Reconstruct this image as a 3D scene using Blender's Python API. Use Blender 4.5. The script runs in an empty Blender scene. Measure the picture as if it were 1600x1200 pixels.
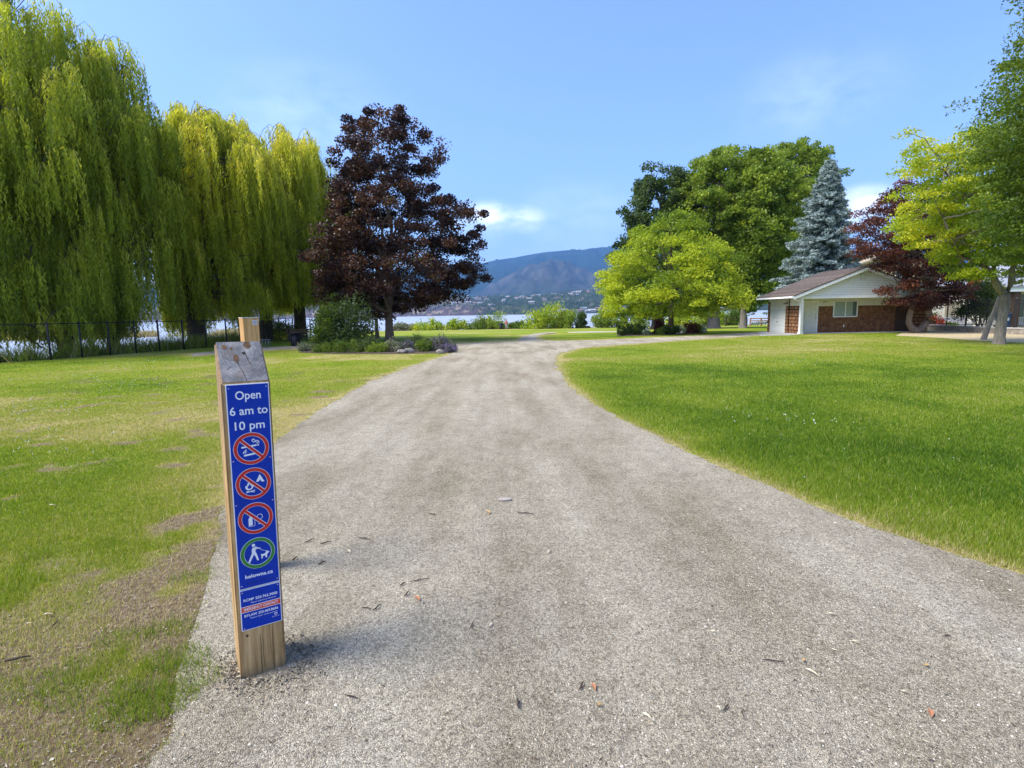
import bpy, bmesh, math, random
import numpy as np
from mathutils import Vector, Matrix
from mathutils.geometry import tessellate_polygon

# ------------------------------------------------------------------ camera, sky, sun, exposure
sc = bpy.context.scene
FPX, EYE = 844.0, 1.6
PITCH = math.atan(110 / FPX)
ROLL = math.radians(-1.0)
cam = bpy.data.cameras.new('camera')
cam.sensor_width = 36; cam.lens = 36 * FPX / 1600
cam.clip_start = 0.05; cam.clip_end = 60000
camo = bpy.data.objects.new('camera', cam); sc.collection.objects.link(camo)
camo.matrix_world = Matrix.Translation((0, 0, EYE)) @ Matrix.Rotation(math.pi/2 - PITCH, 4, 'X') @ Matrix.Rotation(ROLL, 4, 'Z')
sc.camera = camo

SUN_EL = math.radians(54)
TO_SUN = Vector((-0.966*math.cos(SUN_EL), -0.26*math.cos(SUN_EL), math.sin(SUN_EL)))
world = bpy.data.worlds.new('World'); sc.world = world; world.use_nodes = True
nt = world.node_tree; nt.nodes.clear()
def wn(t, **k):
    n = nt.nodes.new(t)
    for a, b in k.items(): setattr(n, a, b)
    return n
wo = wn('ShaderNodeOutputWorld'); bg = wn('ShaderNodeBackground'); sky = wn('ShaderNodeTexSky')
sky.sky_type = 'NISHITA'; sky.sun_disc = False
sky.sun_elevation = SUN_EL; sky.sun_rotation = math.atan2(TO_SUN.x, TO_SUN.y)
sky.air_density = 1.0; sky.dust_density = 1.5; sky.ozone_density = 2.6
bg.inputs['Strength'].default_value = 0.125
tc = wn('ShaderNodeTexCoord')
def sky_dir(px, py):
    c = Matrix.Rotation(math.pi/2 - PITCH, 3, 'X') @ Matrix.Rotation(ROLL, 3, 'Z') @ Vector(((px-800)/FPX, -(py-600)/FPX, -1))
    return c.normalized()
cn = wn('ShaderNodeTexNoise'); cn.inputs['Scale'].default_value = 14; cn.inputs['Detail'].default_value = 8; cn.inputs['Roughness'].default_value = .6
cm = wn('ShaderNodeMapping'); cm.inputs['Scale'].default_value = (1, 1, 2.2)
nt.links.new(tc.outputs['Generated'], cm.inputs[0]); nt.links.new(cm.outputs[0], cn.inputs['Vector'])
acc = None
for (px, py, rad, amp) in [(768, 338, .035, 1.1), (815, 343, .035, .65), (740, 352, .05, .4), (1350, 318, .035, 1.15), (1322, 338, .04, .9), (1385, 335, .05, .8), (1270, 150, .08, .12), (480, 180, .10, .12), (900, 345, .09, .15), (250, 430, .10, .8)]:
    d = sky_dir(px, py)
    su = wn('ShaderNodeVectorMath', operation='SUBTRACT'); su.inputs[1].default_value = d
    nt.links.new(tc.outputs['Generated'], su.inputs[0])
    mu = wn('ShaderNodeVectorMath', operation='MULTIPLY'); mu.inputs[1].default_value = (1, 1, 1.9)
    nt.links.new(su.outputs[0], mu.inputs[0])
    ln = wn('ShaderNodeVectorMath', operation='LENGTH'); nt.links.new(mu.outputs[0], ln.inputs[0])
    mr = wn('ShaderNodeMapRange'); mr.interpolation_type = 'SMOOTHSTEP'
    mr.inputs['From Min'].default_value = 0; mr.inputs['From Max'].default_value = rad * 1.9
    mr.inputs['To Min'].default_value = amp; mr.inputs['To Max'].default_value = 0
    nt.links.new(ln.outputs['Value'], mr.inputs['Value'])
    if acc is None: acc = mr.outputs[0]
    else:
        ad = wn('ShaderNodeMath', operation='MAXIMUM'); nt.links.new(acc, ad.inputs[0]); nt.links.new(mr.outputs[0], ad.inputs[1]); acc = ad.outputs[0]
nm = wn('ShaderNodeMapRange'); nm.inputs['From Min'].default_value = .30; nm.inputs['From Max'].default_value = .62; nm.inputs['To Min'].default_value = 0; nm.inputs['To Max'].default_value = 1.0
nt.links.new(cn.outputs['Fac'], nm.inputs['Value'])
cmul = wn('ShaderNodeMath', operation='MULTIPLY', use_clamp=True); nt.links.new(acc, cmul.inputs[0]); nt.links.new(nm.outputs[0], cmul.inputs[1])
grade = wn('ShaderNodeMix', data_type='RGBA', blend_type='MULTIPLY'); grade.inputs[0].default_value = 1
nt.links.new(sky.outputs[0], grade.inputs[6]); grade.inputs[7].default_value = (0.73, 0.765, .955, 1)
cmix = wn('ShaderNodeMix', data_type='RGBA'); cmix.inputs[7].default_value = (7.6, 7.8, 8.2, 1)
nt.links.new(cmul.outputs[0], cmix.inputs[0]); nt.links.new(grade.outputs[2], cmix.inputs[6])
nt.links.new(cmix.outputs[2], bg.inputs['Color']); nt.links.new(bg.outputs[0], wo.inputs[0])

sl = bpy.data.lights.new('sun', 'SUN'); sl.energy = 2.1; sl.angle = math.radians(28.0); sl.color = (1, .955, .88)
so = bpy.data.objects.new('sun', sl); sc.collection.objects.link(so)
so.rotation_euler = TO_SUN.to_track_quat('Z', 'Y').to_euler()
sc.view_settings.view_transform = 'Standard'; sc.view_settings.look = 'None'
sc.view_settings.exposure = 1.58; sc.view_settings.gamma = 1; sc.view_settings.use_curve_mapping = False
sc.cycles.max_bounces = 8; sc.cycles.transparent_max_bounces = 8; sc.cycles.volume_bounces = 0

# ------------------------------------------------------------------ helpers
RS = np.random.RandomState(7); random.seed(7)
Rm = np.array(Matrix.Rotation(math.pi/2 - PITCH, 3, 'X') @ Matrix.Rotation(ROLL, 3, 'Z'))
def at(px, py, D):
    r = Rm @ np.array([(px-800)/FPX, -(py-600)/FPX, -1.0]); k = D / r[1]
    return np.array([r[0]*k, D, EYE + r[2]*k])
def gd(px, py, z=0.0):
    r = Rm @ np.array([(px-800)/FPX, -(py-600)/FPX, -1.0]); k = (z-EYE) / r[2]
    return np.array([r[0]*k, r[1]*k])
def X_at(px, D, py=500): return float(at(px, py, D)[0])

def vnoise(x, y, seed=0):
    xi = np.floor(x).astype(np.int64); yi = np.floor(y).astype(np.int64); xf = x-xi; yf = y-yi
    def h(a, b):
        n = (a*374761393 + b*668265263 + seed*1442695041) & 0xffffffff
        n = ((n ^ (n >> 13)) * 1274126177) & 0xffffffff
        return ((n ^ (n >> 16)) & 0xffff) / 65535.0
    u = xf*xf*(3-2*xf); v = yf*yf*(3-2*yf)
    return (h(xi, yi)*(1-u)+h(xi+1, yi)*u)*(1-v) + (h(xi, yi+1)*(1-u)+h(xi+1, yi+1)*u)*v
def fbm(x, y, seed=0, o=4):
    x = np.asarray(x, float); y = np.asarray(y, float); s = 0; a = 1; t = 0
    for i in range(o): s = s + a*vnoise(x*2**i, y*2**i, seed+i*17); t += a; a *= .5
    return s/t
def sstep(a, b, x): t = np.clip((x-a)/(b-a), 0, 1); return t*t*(3-2*t)

def tag(o, label=None, cat=None, group=None, kind=None):
    if label: o['label'] = label
    if cat: o['category'] = cat
    if group: o['group'] = group
    if kind: o['kind'] = kind
    return o
def empty(name, loc=(0, 0, 0), rz=0, label=None, cat=None, group=None):
    o = bpy.data.objects.new(name, None); sc.collection.objects.link(o)
    o.location = loc; o.rotation_euler = (0, 0, rz); o.empty_display_size = .2
    return tag(o, label, cat, group)
def link(name, me, parent=None):
    o = bpy.data.objects.new(name, me); sc.collection.objects.link(o); o.parent = parent; return o

def np_mesh(name, verts, faces, mats, parent=None, fattr=None, smooth=False, midx=None, vcol=None):
    verts = np.asarray(verts, np.float32); faces = np.asarray(faces, np.int32)
    n, k = faces.shape
    me = bpy.data.meshes.new(name)
    me.vertices.add(len(verts)); me.vertices.foreach_set('co', verts.ravel())
    me.loops.add(n*k); me.loops.foreach_set('vertex_index', faces.ravel())
    me.polygons.add(n); me.polygons.foreach_set('loop_start', np.arange(0, n*k, k, dtype=np.int32))
    me.update(calc_edges=True)
    if fattr:
        for an, arr in fattr.items():
            a = me.attributes.new(an, 'FLOAT', 'FACE' if len(arr) == n else 'POINT'); a.data.foreach_set('value', np.asarray(arr, np.float32))
    if vcol is not None:
        a = me.attributes.new('tint', 'FLOAT_COLOR', 'POINT'); a.data.foreach_set('color', np.asarray(vcol, np.float32).ravel())
    for m in (mats if isinstance(mats, (list, tuple)) else [mats]): me.materials.append(m)
    if midx is not None: me.polygons.foreach_set('material_index', np.asarray(midx, np.int32))
    if smooth: me.polygons.foreach_set('use_smooth', np.ones(n, bool))
    me.update()
    return link(name, me, parent)

class MB:
    def __init__(s): s.bm = bmesh.new()
    def box(s, x0, x1, y0, y1, z0, z1, mi=0, bev=0, rot=0, c=None):
        r = bmesh.ops.create_cube(s.bm, size=1); vs = r['verts']
        for v in vs: v.co = Vector(((x0+x1)/2+v.co.x*(x1-x0), (y0+y1)/2+v.co.y*(y1-y0), (z0+z1)/2+v.co.z*(z1-z0)))
        if rot: bmesh.ops.rotate(s.bm, verts=vs, cent=c or ((x0+x1)/2, (y0+y1)/2, 0), matrix=Matrix.Rotation(rot, 3, 'Z'))
        fs = set(f for v in vs for f in v.link_faces)
        for f in fs: f.material_index = mi
        if bev:
            bmesh.ops.bevel(s.bm, geom=list(set(e for f in fs for e in f.edges)), offset=bev, segments=1, affect='EDGES')
        return s
    def tube(s, pts, rad, n=8, mi=0, cap=True, smooth=True):
        pts = [Vector([float(c) for c in p]) for p in pts]
        if not isinstance(rad, (list, tuple)): rad = [rad]*len(pts)
        rings = []; up = Vector((.13, .21, 1)).normalized()
        for i, p in enumerate(pts):
            d = (pts[min(i+1, len(pts)-1)] - pts[max(i-1, 0)])
            if d.length < 1e-9: d = Vector((0, 0, 1))
            d.normalize(); a = d.cross(up if abs(d.dot(up)) < .95 else Vector((1, 0, 0))).normalized(); b = d.cross(a)
            rings.append([s.bm.verts.new(p + float(rad[i])*(math.cos(2*math.pi*k/n)*a + math.sin(2*math.pi*k/n)*b)) for k in range(n)])
        for i in range(len(rings)-1):
            for k in range(n):
                f = s.bm.faces.new((rings[i][k], rings[i][(k+1) % n], rings[i+1][(k+1) % n], rings[i+1][k])); f.material_index = mi; f.smooth = smooth
        if cap:
            for r in (rings[0][::-1], rings[-1]):
                f = s.bm.faces.new(r); f.material_index = mi
        return s
    def poly(s, vs, mi=0):
        f = s.bm.faces.new([s.bm.verts.new(v) for v in vs]); f.material_index = mi; return s
    def prism(s, pts, axis, a, b, mi=0):
        # pts 2D outline; axis: 'y' -> (x,z) profile extruded in y ; 'z' -> (x,y) extruded in z
        mk = (lambda p, t: (p[0], t, p[1])) if axis == 'y' else ((lambda p, t: (p[0], p[1], t)) if axis == 'z' else (lambda p, t: (t, p[0], p[1])))
        A = [s.bm.verts.new(mk(p, a)) for p in pts]; B = [s.bm.verts.new(mk(p, b)) for p in pts]
        n = len(pts)
        fs = [s.bm.faces.new(A), s.bm.faces.new(B[::-1])] + [s.bm.faces.new((A[i], B[i], B[(i+1) % n], A[(i+1) % n])) for i in range(n)]
        for f in fs: f.material_index = mi
        return s
    def build(s, name, mats, parent=None):
        bmesh.ops.recalc_face_normals(s.bm, faces=s.bm.faces)
        me = bpy.data.meshes.new(name); s.bm.to_mesh(me); s.bm.free()
        for m in (mats if isinstance(mats, (list, tuple)) else [mats]): me.materials.append(m)
        return link(name, me, parent)

def copy_tree(o, parent=None):
    c = o.copy(); sc.collection.objects.link(c); c.parent = parent
    for ch in list(o.children): copy_tree(ch, c)
    return c

# ---- materials
def mat(name, col, rough=.8, spec=.3, metal=0, bump=0, bscale=30, var=0, vscale=4, col2=None, coat=0, stretch=(1, 1, 1), detail=6):
    m = bpy.data.materials.new(name); m.use_nodes = True; t = m.node_tree; b = t.nodes['Principled BSDF']
    b.inputs['Base Color'].default_value = (*col, 1); b.inputs['Roughness'].default_value = rough
    b.inputs['Specular IOR Level'].default_value = spec; b.inputs['Metallic'].default_value = metal
    if coat: b.inputs['Coat Weight'].default_value = coat
    tcn = t.nodes.new('ShaderNodeTexCoord'); mp = t.nodes.new('ShaderNodeMapping'); mp.inputs['Scale'].default_value = stretch
    t.links.new(tcn.outputs['Object'], mp.inputs[0])
    if var or col2:
        n = t.nodes.new('ShaderNodeTexNoise'); n.inputs['Scale'].default_value = vscale; n.inputs['Detail'].default_value = detail; n.inputs['Roughness'].default_value = .65
        t.links.new(mp.outputs[0], n.inputs['Vector'])
        r = t.nodes.new('ShaderNodeValToRGB'); r.color_ramp.elements[0].position = .33; r.color_ramp.elements[1].position = .67
        c2 = col2 or tuple(c*(1+var) for c in col); c1 = col if col2 else tuple(c*(1-var) for c in col)
        r.color_ramp.elements[0].color = (*c1, 1); r.color_ramp.elements[1].color = (*c2, 1)
        t.links.new(n.outputs['Fac'], r.inputs[0]); t.links.new(r.outputs[0], b.inputs['Base Color'])
    if bump:
        n2 = t.nodes.new('ShaderNodeTexNoise'); n2.inputs['Scale'].default_value = bscale; n2.inputs['Detail'].default_value = 8
        t.links.new(mp.outputs[0], n2.inputs['Vector'])
        bp = t.nodes.new('ShaderNodeBump'); bp.inputs['Strength'].default_value = bump; bp.inputs['Distance'].default_value = .02
        t.links.new(n2.outputs['Fac'], bp.inputs['Height']); t.links.new(bp.outputs[0], b.inputs['Normal'])
    return m
def leaf_mat(name, stops, trans=.35, rough=.5):
    m = bpy.data.materials.new(name); m.use_nodes = True; t = m.node_tree; b = t.nodes['Principled BSDF']
    out = t.nodes['Material Output']
    a = t.nodes.new('ShaderNodeAttribute'); a.attribute_name = 'v'
    r = t.nodes.new('ShaderNodeValToRGB'); e = r.color_ramp.elements
    while len(e) < len(stops): e.new(.5)
    for el, (p, c) in zip(e, stops): el.position = p; el.color = (*c, 1)
    t.links.new(a.outputs['Fac'], r.inputs[0])
    t.links.new(r.outputs[0], b.inputs['Base Color']); b.inputs['Roughness'].default_value = rough; b.inputs['Specular IOR Level'].default_value = .25
    tr = t.nodes.new('ShaderNodeBsdfTranslucent'); mx = t.nodes.new('ShaderNodeMixShader'); mx.inputs[0].default_value = trans
    g = t.nodes.new('ShaderNodeMix'); g.data_type = 'RGBA'; g.blend_type = 'MULTIPLY'; g.inputs[0].default_value = 1; g.inputs[7].default_value = (1.5, 1.45, .9, 1)
    t.links.new(r.outputs[0], g.inputs[6]); t.links.new(g.outputs[2], tr.inputs[0])
    t.links.new(b.outputs[0], mx.inputs[1]); t.links.new(tr.outputs[0], mx.inputs[2]); t.links.new(mx.outputs[0], out.inputs[0])
    return m

# ------------------------------------------------------------------ terrain
GEO_SHORE_Y = np.array([-60, 8, 21, 31, 45, 75, 104, 140.]); GEO_SHORE_X = np.array([-45, -27.8, -21.3, -17.7, -17.9, -24.5, -29.5, -34.])
def shore_dist(x, y):
    xl = np.interp(y, GEO_SHORE_Y, GEO_SHORE_X)
    return np.minimum(x - xl, 111.5 + .02*x - y)
def zland(x, y):
    x = np.asarray(x, float); y = np.asarray(y, float)
    z = -0.0205*np.maximum(0, y-40)
    return z - 2.6*sstep(0.5, -5.0, shore_dist(x, y))
def zl(x, y): return float(zland(np.array([x]), np.array([y]))[0])

def graded(a, b, c0, d0, d1, g=1.06):
    out = [c0]; d = d0
    while out[-1] < b: out.append(out[-1]+d); d = min(d*g, d1)
    neg = [c0]; d = d0
    while neg[-1] > a: neg.append(neg[-1]-d); d = min(d*g, d1)
    return np.array(sorted(set(neg[1:]+out)))
# path outline on the ground
def PX(l): return [tuple(gd(*p)) for p in l]
left_edge = [(-1.75, -2.5), (-1.45, 0.5)] + PX([(262, 1140), (275, 1075), (288, 1000), (315, 930), (322, 890), (338, 850), (348, 800), (372, 745), (405, 712), (440, 685), (470, 662), (520, 630), (560, 606), (600, 588), (640, 573), (690, 558), (712, 549), (700, 545.5), (640, 544.0), (560, 544.0), (480, 544.6), (410, 547.5), (340, 553.5), (300, 557.5)])
upper = PX([(300, 552.0), (340, 549.0), (410, 543.0), (480, 540.4), (560, 539.0), (640, 537.5), (715, 536.5), (770, 535.0), (810, 533.5), (813, 529.5), (820, 525), (834, 521.5), (850, 519.8), (865, 518.8), (872, 519.6), (858, 521.2), (842, 524.0), (836, 527.5), (843, 531.0), (865, 532.6), (940, 531.2), (1000, 528.5), (1100, 524.2), (1190, 518.5)])
right_edge = PX([(1190, 524.5), (1100, 529.5), (1000, 536.5), (950, 540), (905, 544.5), (880, 551), (869, 560), (868, 568), (873, 580), (885, 597), (905, 615), (930, 634), (1000, 672), (1100, 716), (1200, 758), (1300, 800), (1400, 836), (1500, 868), (1600, 897)]) + [(4.6, 2.2), (6.5, 0.8), (8, -2.5)]
outline = left_edge + upper + right_edge
OUT = np.array(outline)
def inside(px, py, poly):
    r = np.zeros(px.shape, bool); n = len(poly); j = n-1
    for i in range(n):
        xi, yi = poly[i]; xj, yj = poly[j]
        c = ((yi > py) != (yj > py)) & (px < (xj-xi)*(py-yi)/(yj-yi+1e-12)+xi); r ^= c; j = i
    return r
def edge_dist(px, py, poly):
    dm = np.full(px.shape, 1e9); n = len(poly)
    for i in range(n):
        a = poly[i]; b = poly[(i+1) % n]; ab = b-a; L = (ab**2).sum()+1e-12
        t = np.clip(((px-a[0])*ab[0]+(py-a[1])*ab[1])/L, 0, 1)
        dm = np.minimum(dm, np.hypot(px-a[0]-t*ab[0], py-a[1]-t*ab[1]))
    return dm
def dirt_mask(x, y):
    """bare, trodden earth in the lawn, near lower left mostly"""
    near = sstep(1.3, -.9, (y-2.75) - .75*(-1.6-x)*.35) * (x < -0.5)
    n = fbm(x*2.6, y*2.6, 3, 5)
    m = sstep(.47, .66, n + .22*near - .09*(1-near))
    ed = np.exp(-np.maximum(0, edge_dist(x, y, OUT))/.3) * (x < 0)
    m2 = sstep(.60, .74, n + .42*ed*sstep(5.5, 3, y))
    far = sstep(.70, .80, n) * (x < -1.5) * (y < 7)*.7
    return np.clip(np.maximum(np.maximum(m*near, m2), far), 0, 1)*(x < 0)
def yellow(x, y):
    n = fbm(x*.22+3, y*.22, 11, 4); n2 = fbm(x*.9, y*.9, 21, 3)
    base = np.where(x < 0, .66, .33 + .22*sstep(4, 20, y))
    yl = base + np.where(x < 0, 1.15, .75)*(n-.5) + .5*(n2-.5)
    yl = yl + .25*np.exp(-edge_dist(x, y, OUT)/.35) * (x < 12)
    yl = yl + .28*(fbm(x*.14+y*.10, y*.85-x*.3, 33, 3)-.5) + np.where(x > 0, .5, .3)*np.exp(-edge_dist(x, y, OUT)/(.06+.012*np.hypot(x, y)))
    # band of dry ground under the trees by the right hand wall
    yl = yl + .9*np.exp(-((x-27+.25*(30-y))**2)/5.0)*sstep(24, 27, y)*sstep(39, 35, y)*(x > 18)
    return np.clip(yl, 0, 1.4)

gm = bpy.data.materials.new('lawn'); gm.use_nodes = True; t = gm.node_tree; b = t.nodes['Principled BSDF']
def N(t, typ, **k):
    n = t.nodes.new(typ)
    for a, v in k.items(): setattr(n, a, v)
    return n
def ramp(t, fac, stops):
    r = t.nodes.new('ShaderNodeValToRGB'); e = r.color_ramp.elements
    while len(e) < len(stops): e.new(.5)
    for el, (p, c) in zip(e, stops): el.position = p; el.color = (*c, 1)
    t.links.new(fac, r.inputs[0]); return r.outputs[0]
def noise(t, vec, scale, detail=6, rough=.6):
    n = t.nodes.new('ShaderNodeTexNoise'); n.inputs['Scale'].default_value = scale; n.inputs['Detail'].default_value = detail; n.inputs['Roughness'].default_value = rough
    t.links.new(vec, n.inputs['Vector']); return n.outputs['Fac']
def mixc(t, fac, a, b_, bt='MIX'):
    m = N(t, 'ShaderNodeMix', data_type='RGBA', blend_type=bt)
    for s, v in ((0, fac), (6, a), (7, b_)):
        if isinstance(v, (int, float)): m.inputs[s].default_value = v
        elif isinstance(v, tuple): m.inputs[s].default_value = (*v, 1)
        else: t.links.new(v, m.inputs[s])
    return m.outputs[2]
tco = N(t, 'ShaderNodeTexCoord').outputs['Object']
ya = N(t, 'ShaderNodeAttribute'); ya.attribute_name = 'yel'
da = N(t, 'ShaderNodeAttribute'); da.attribute_name = 'dirt'
ba = N(t, 'ShaderNodeAttribute'); ba.attribute_name = 'bank'
fine = noise(t, tco, 16, 8, .75)
mid = noise(t, tco, 2.3, 6, .65)
ysum = N(t, 'ShaderNodeMath', operation='ADD'); t.links.new(ya.outputs['Fac'], ysum.inputs[0])
mm = N(t, 'ShaderNodeMath', operation='MULTIPLY_ADD'); t.links.new(mid, mm.inputs[0]); mm.inputs[1].default_value = 1.0; mm.inputs[2].default_value = -.5
t.links.new(mm.outputs[0], ysum.inputs[1])
gcol = ramp(t, ysum.outputs[0], [(0, (.045, .095, .006)), (.3, (.13, .205, .012)), (.55, (.235, .295, .022)), (.8, (.27, .28, .040)), (1, (.42, .36, .14))])
fcol = ramp(t, fine, [(.28, (.45, .45, .45)), (.5, (.95, .95, .9)), (.72, (1.6, 1.55, 1.3))])
gcol = mixc(t, 1.0, gcol, fcol, 'MULTIPLY')
dn = noise(t, tco, 30, 8, .7)
dcol = ramp(t, dn, [(.3, (.08, .055, .030)), (.5, (.20, .145, .08)), (.7, (.36, .29, .18))])
fin = mixc(t, da.outputs['Fac'], gcol, dcol)
bcol = ramp(t, mid, [(.3, (.05, .045, .02)), (.5, (.12, .095, .045)), (.7, (.26, .20, .10))])
fin = mixc(t, ba.outputs['Fac'], fin, bcol)
t.links.new(fin, b.inputs['Base Color']); b.inputs['Roughness'].default_value = .95; b.inputs['Specular IOR Level'].default_value = .1
bp = N(t, 'ShaderNodeBump'); bp.inputs['Strength'].default_value = .9; bp.inputs['Distance'].default_value = .05
t.links.new(fine, bp.inputs['Height']); t.links.new(bp.outputs[0], b.inputs['Normal'])

gx = graded(-60, 900, 0, .06, 12, 1.012)
gx = gx[(gx > -60)]
gy = graded(-40, 150, 3.0, .06, 2.0, 1.012); gy = np.sort(np.append(gy, 40.0))
GX, GY = np.meshgrid(gx, gy); fx, fy = GX.ravel(), GY.ravel()
nx, ny = len(gx), len(gy)
ii = (np.arange(ny-1)[:, None]*nx + np.arange(nx-1)[None, :]).ravel()
faces = np.stack([ii, ii+1, ii+1+nx, ii+nx], 1)
sd = shore_dist(fx, fy)
bank = sstep(1.6, -.4, sd + 1.2*(fbm(fx*.6, fy*.6, 31)-.5))
nearm = (np.abs(fx) < 12) & (fy < 16) & (fy > -4)
dirt = np.zeros(len(fx)); dirt[nearm] = dirt_mask(fx[nearm], fy[nearm])
sel = (np.abs(fx) < 60) & (fy < 70)
yl = np.full(len(fx), .6) + .9*(fbm(fx*.1, fy*.1, 5)-.5); yl[sel] = yellow(fx[sel], fy[sel])
yl += .18*sstep(60, 100, fy)
ground = np_mesh('ground', np.stack([fx, fy, zland(fx, fy)], 1), faces, gm, fattr={'yel': yl, 'dirt': dirt, 'bank': bank}, smooth=True)
tag(ground, kind='structure')

# gravel material
def gravel_mat(name, dark=1.0, brown=0.0):
    m = bpy.data.materials.new(name); m.use_nodes = True; t = m.node_tree; b = t.nodes['Principled BSDF']
    co = N(t, 'ShaderNodeTexCoord').outputs['Object']
    mp = N(t, 'ShaderNodeMapping'); mp.inputs['Scale'].default_value = (1.0, .30, 1); mp.inputs['Rotation'].default_value = (0, 0, .25); t.links.new(co, mp.inputs[0])
    big = noise(t, mp.outputs[0], 1.1, 5, .6)
    mp2 = N(t, 'ShaderNodeMapping'); mp2.inputs['Scale'].default_value = (2.6, .16, 1); mp2.inputs['Rotation'].default_value = (0, 0, -.10); t.links.new(co, mp2.inputs[0]); trk = noise(t, mp2.outputs[0], 1.0, 4, .55); md = noise(t, co, 5, 6, .7); sm = noise(t, co, 80, 5, .8)
    v = N(t, 'ShaderNodeTexVoronoi'); v.inputs['Scale'].default_value = 210; t.links.new(co, v.inputs['Vector'])
    v2 = N(t, 'ShaderNodeTexVoronoi'); v2.inputs['Scale'].default_value = 70; t.links.new(co, v2.inputs['Vector'])
    c = ramp(t, big, [(.30, (.28*dark, .233*dark, .150*dark)), (.45, (.40*dark, .350*dark, .248*dark)), (.60, (.475*dark, .425*dark, .312*dark)), (.75, (.52*dark, .478*dark, .362*dark))])
    c = mixc(t, 1.0, c, ramp(t, md, [(.3, (.80, .78, .75)), (.5, (1, 1, 1)), (.7, (1.10, 1.10, 1.10))]), 'MULTIPLY')
    c = mixc(t, .8, c, ramp(t, trk, [(.34, (.88, .86, .82)), (.45, (1, 1, 1)), (.62, (1.12, 1.12, 1.11))]), 'MULTIPLY')
    cc = N(t, 'ShaderNodeSeparateColor'); t.links.new(v.outputs['Color'], cc.inputs[0])
    c = mixc(t, .80, c, ramp(t, cc.outputs[0], [(0, (.34, .32, .31)), (.22, (.62, .60, .58)), (.6, (1, .99, .97)), (.86, (1.22, 1.20, 1.15)), (1, (1.65, 1.6, 1.5))]), 'MULTIPLY')
    c2 = N(t, 'ShaderNodeSeparateColor'); t.links.new(v2.outputs['Color'], c2.inputs[0])
    c = mixc(t, .6, c, ramp(t, c2.outputs[1], [(0, (.5, .48, .45)), (.4, (.95, .95, .95)), (1, (1.2, 1.2, 1.2))]), 'MULTIPLY')
    c = mixc(t, .8, c, ramp(t, sm, [(.3, (.55, .54, .52)), (.5, (1, 1, 1)), (.68, (1.3, 1.3, 1.28))]), 'MULTIPLY')
    t.links.new(c, b.inputs['Base Color']); b.inputs['Roughness'].default_value = .95; b.inputs['Specular IOR Level'].default_value = .15
    ad = N(t, 'ShaderNodeMath', operation='MULTIPLY_ADD'); t.links.new(v.outputs['Distance'], ad.inputs[0]); ad.inputs[1].default_value = -.8; t.links.new(sm, ad.inputs[2])
    a2 = N(t, 'ShaderNodeMath', operation='MULTIPLY_ADD'); t.links.new(md, a2.inputs[0]); a2.inputs[1].default_value = 1.3; t.links.new(ad.outputs[0], a2.inputs[2])
    bp = N(t, 'ShaderNodeBump'); bp.inputs['Strength'].default_value = .9; bp.inputs['Distance'].default_value = .012
    t.links.new(a2.outputs[0], bp.inputs['Height']); t.links.new(bp.outputs[0], b.inputs['Normal'])
    return m
M_gravel = gravel_mat('gravel')
def jag(pts, step=.10, amp=.05, closed=True):
    out = []; n = len(pts)
    for i in range(n):
        a = np.array(pts[i]); b_ = np.array(pts[(i+1) % n]); L = np.hypot(*(b_-a)); dist = max(2.0, np.hypot(*((a+b_)/2)))
        k = max(1, int(L/(step*dist/3)))
        nrm = np.array([-(b_-a)[1], (b_-a)[0]])/(L+1e-9)
        for j in range(k):
            p = a+(b_-a)*j/k; w = min(1.0, L)
            out.append(p + nrm*w*((fbm(np.array([p[0]*3.1]), np.array([p[1]*3.1]), 41, 4)[0]-.5)*amp*4 + (vnoise(np.array([p[0]*1.3]), np.array([p[1]*1.3]), 45)[0]-.5)*amp*3))
    return out
def sheet(name, pts, z, m, slope=False):
    tris = tessellate_polygon([[Vector((p[0], p[1], 0)) for p in pts]])
    P = np.array(pts); zz = (zland(P[:, 0], P[:, 1]) if slope else 0) + z
    V = np.stack([P[:, 0], P[:, 1], zz + np.zeros(len(P))], 1)
    tr = np.array(tris); 
    a, b_, c = V[tr[:, 0]], V[tr[:, 1]], V[tr[:, 2]]
    flip = np.cross(b_-a, c-a)[:, 2] < 0; tr[flip] = tr[flip][:, ::-1]
    return np_mesh(name, V, tr, m)
path_pts = jag([tuple(p) for p in outline])
tag(sheet('path', path_pts, .006, M_gravel), kind='structure')
M_conc = mat('concrete', (.42, .40, .37), .85, bump=.3, bscale=60, var=.12, vscale=3)
HX, HY = 18.25, 34.2       # shed: front left corner of the porch
tag(sheet('driveway', [tuple(gd(1185, 518.6)), tuple(gd(1205, 517.6)), (HX-.05, HY+4.4), (HX-.05, HY-.15), (HX-.4, HY-.6), tuple(gd(1235, 524)), tuple(gd(1188, 524.8))], .011, M_conc), kind='structure')
M_sand = mat('sand', (.50, .45, .36), .95, var=.15, vscale=2)
tag(sheet('sand_patch', jag([(5.2, 47.5), (7.2, 46.2), (9.8, 46.6), (12.3, 48.6), (9.2, 50.5), (7.6, 53), (5.6, 51.3)], .5, .3), .012, M_sand, slope=True), kind='structure')
# bare strip along the beach fence
tag(sheet('dry_strip', jag([(-27.0, 101.6), (40, 103.5), (60, 104), (60, 110.5), (40, 109.5), (-27.5, 108.2)], .5, .4), .012, mat('dry_grass', (.36, .28, .14), .95, var=.3, vscale=.6), slope=True), kind='structure')
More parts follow.
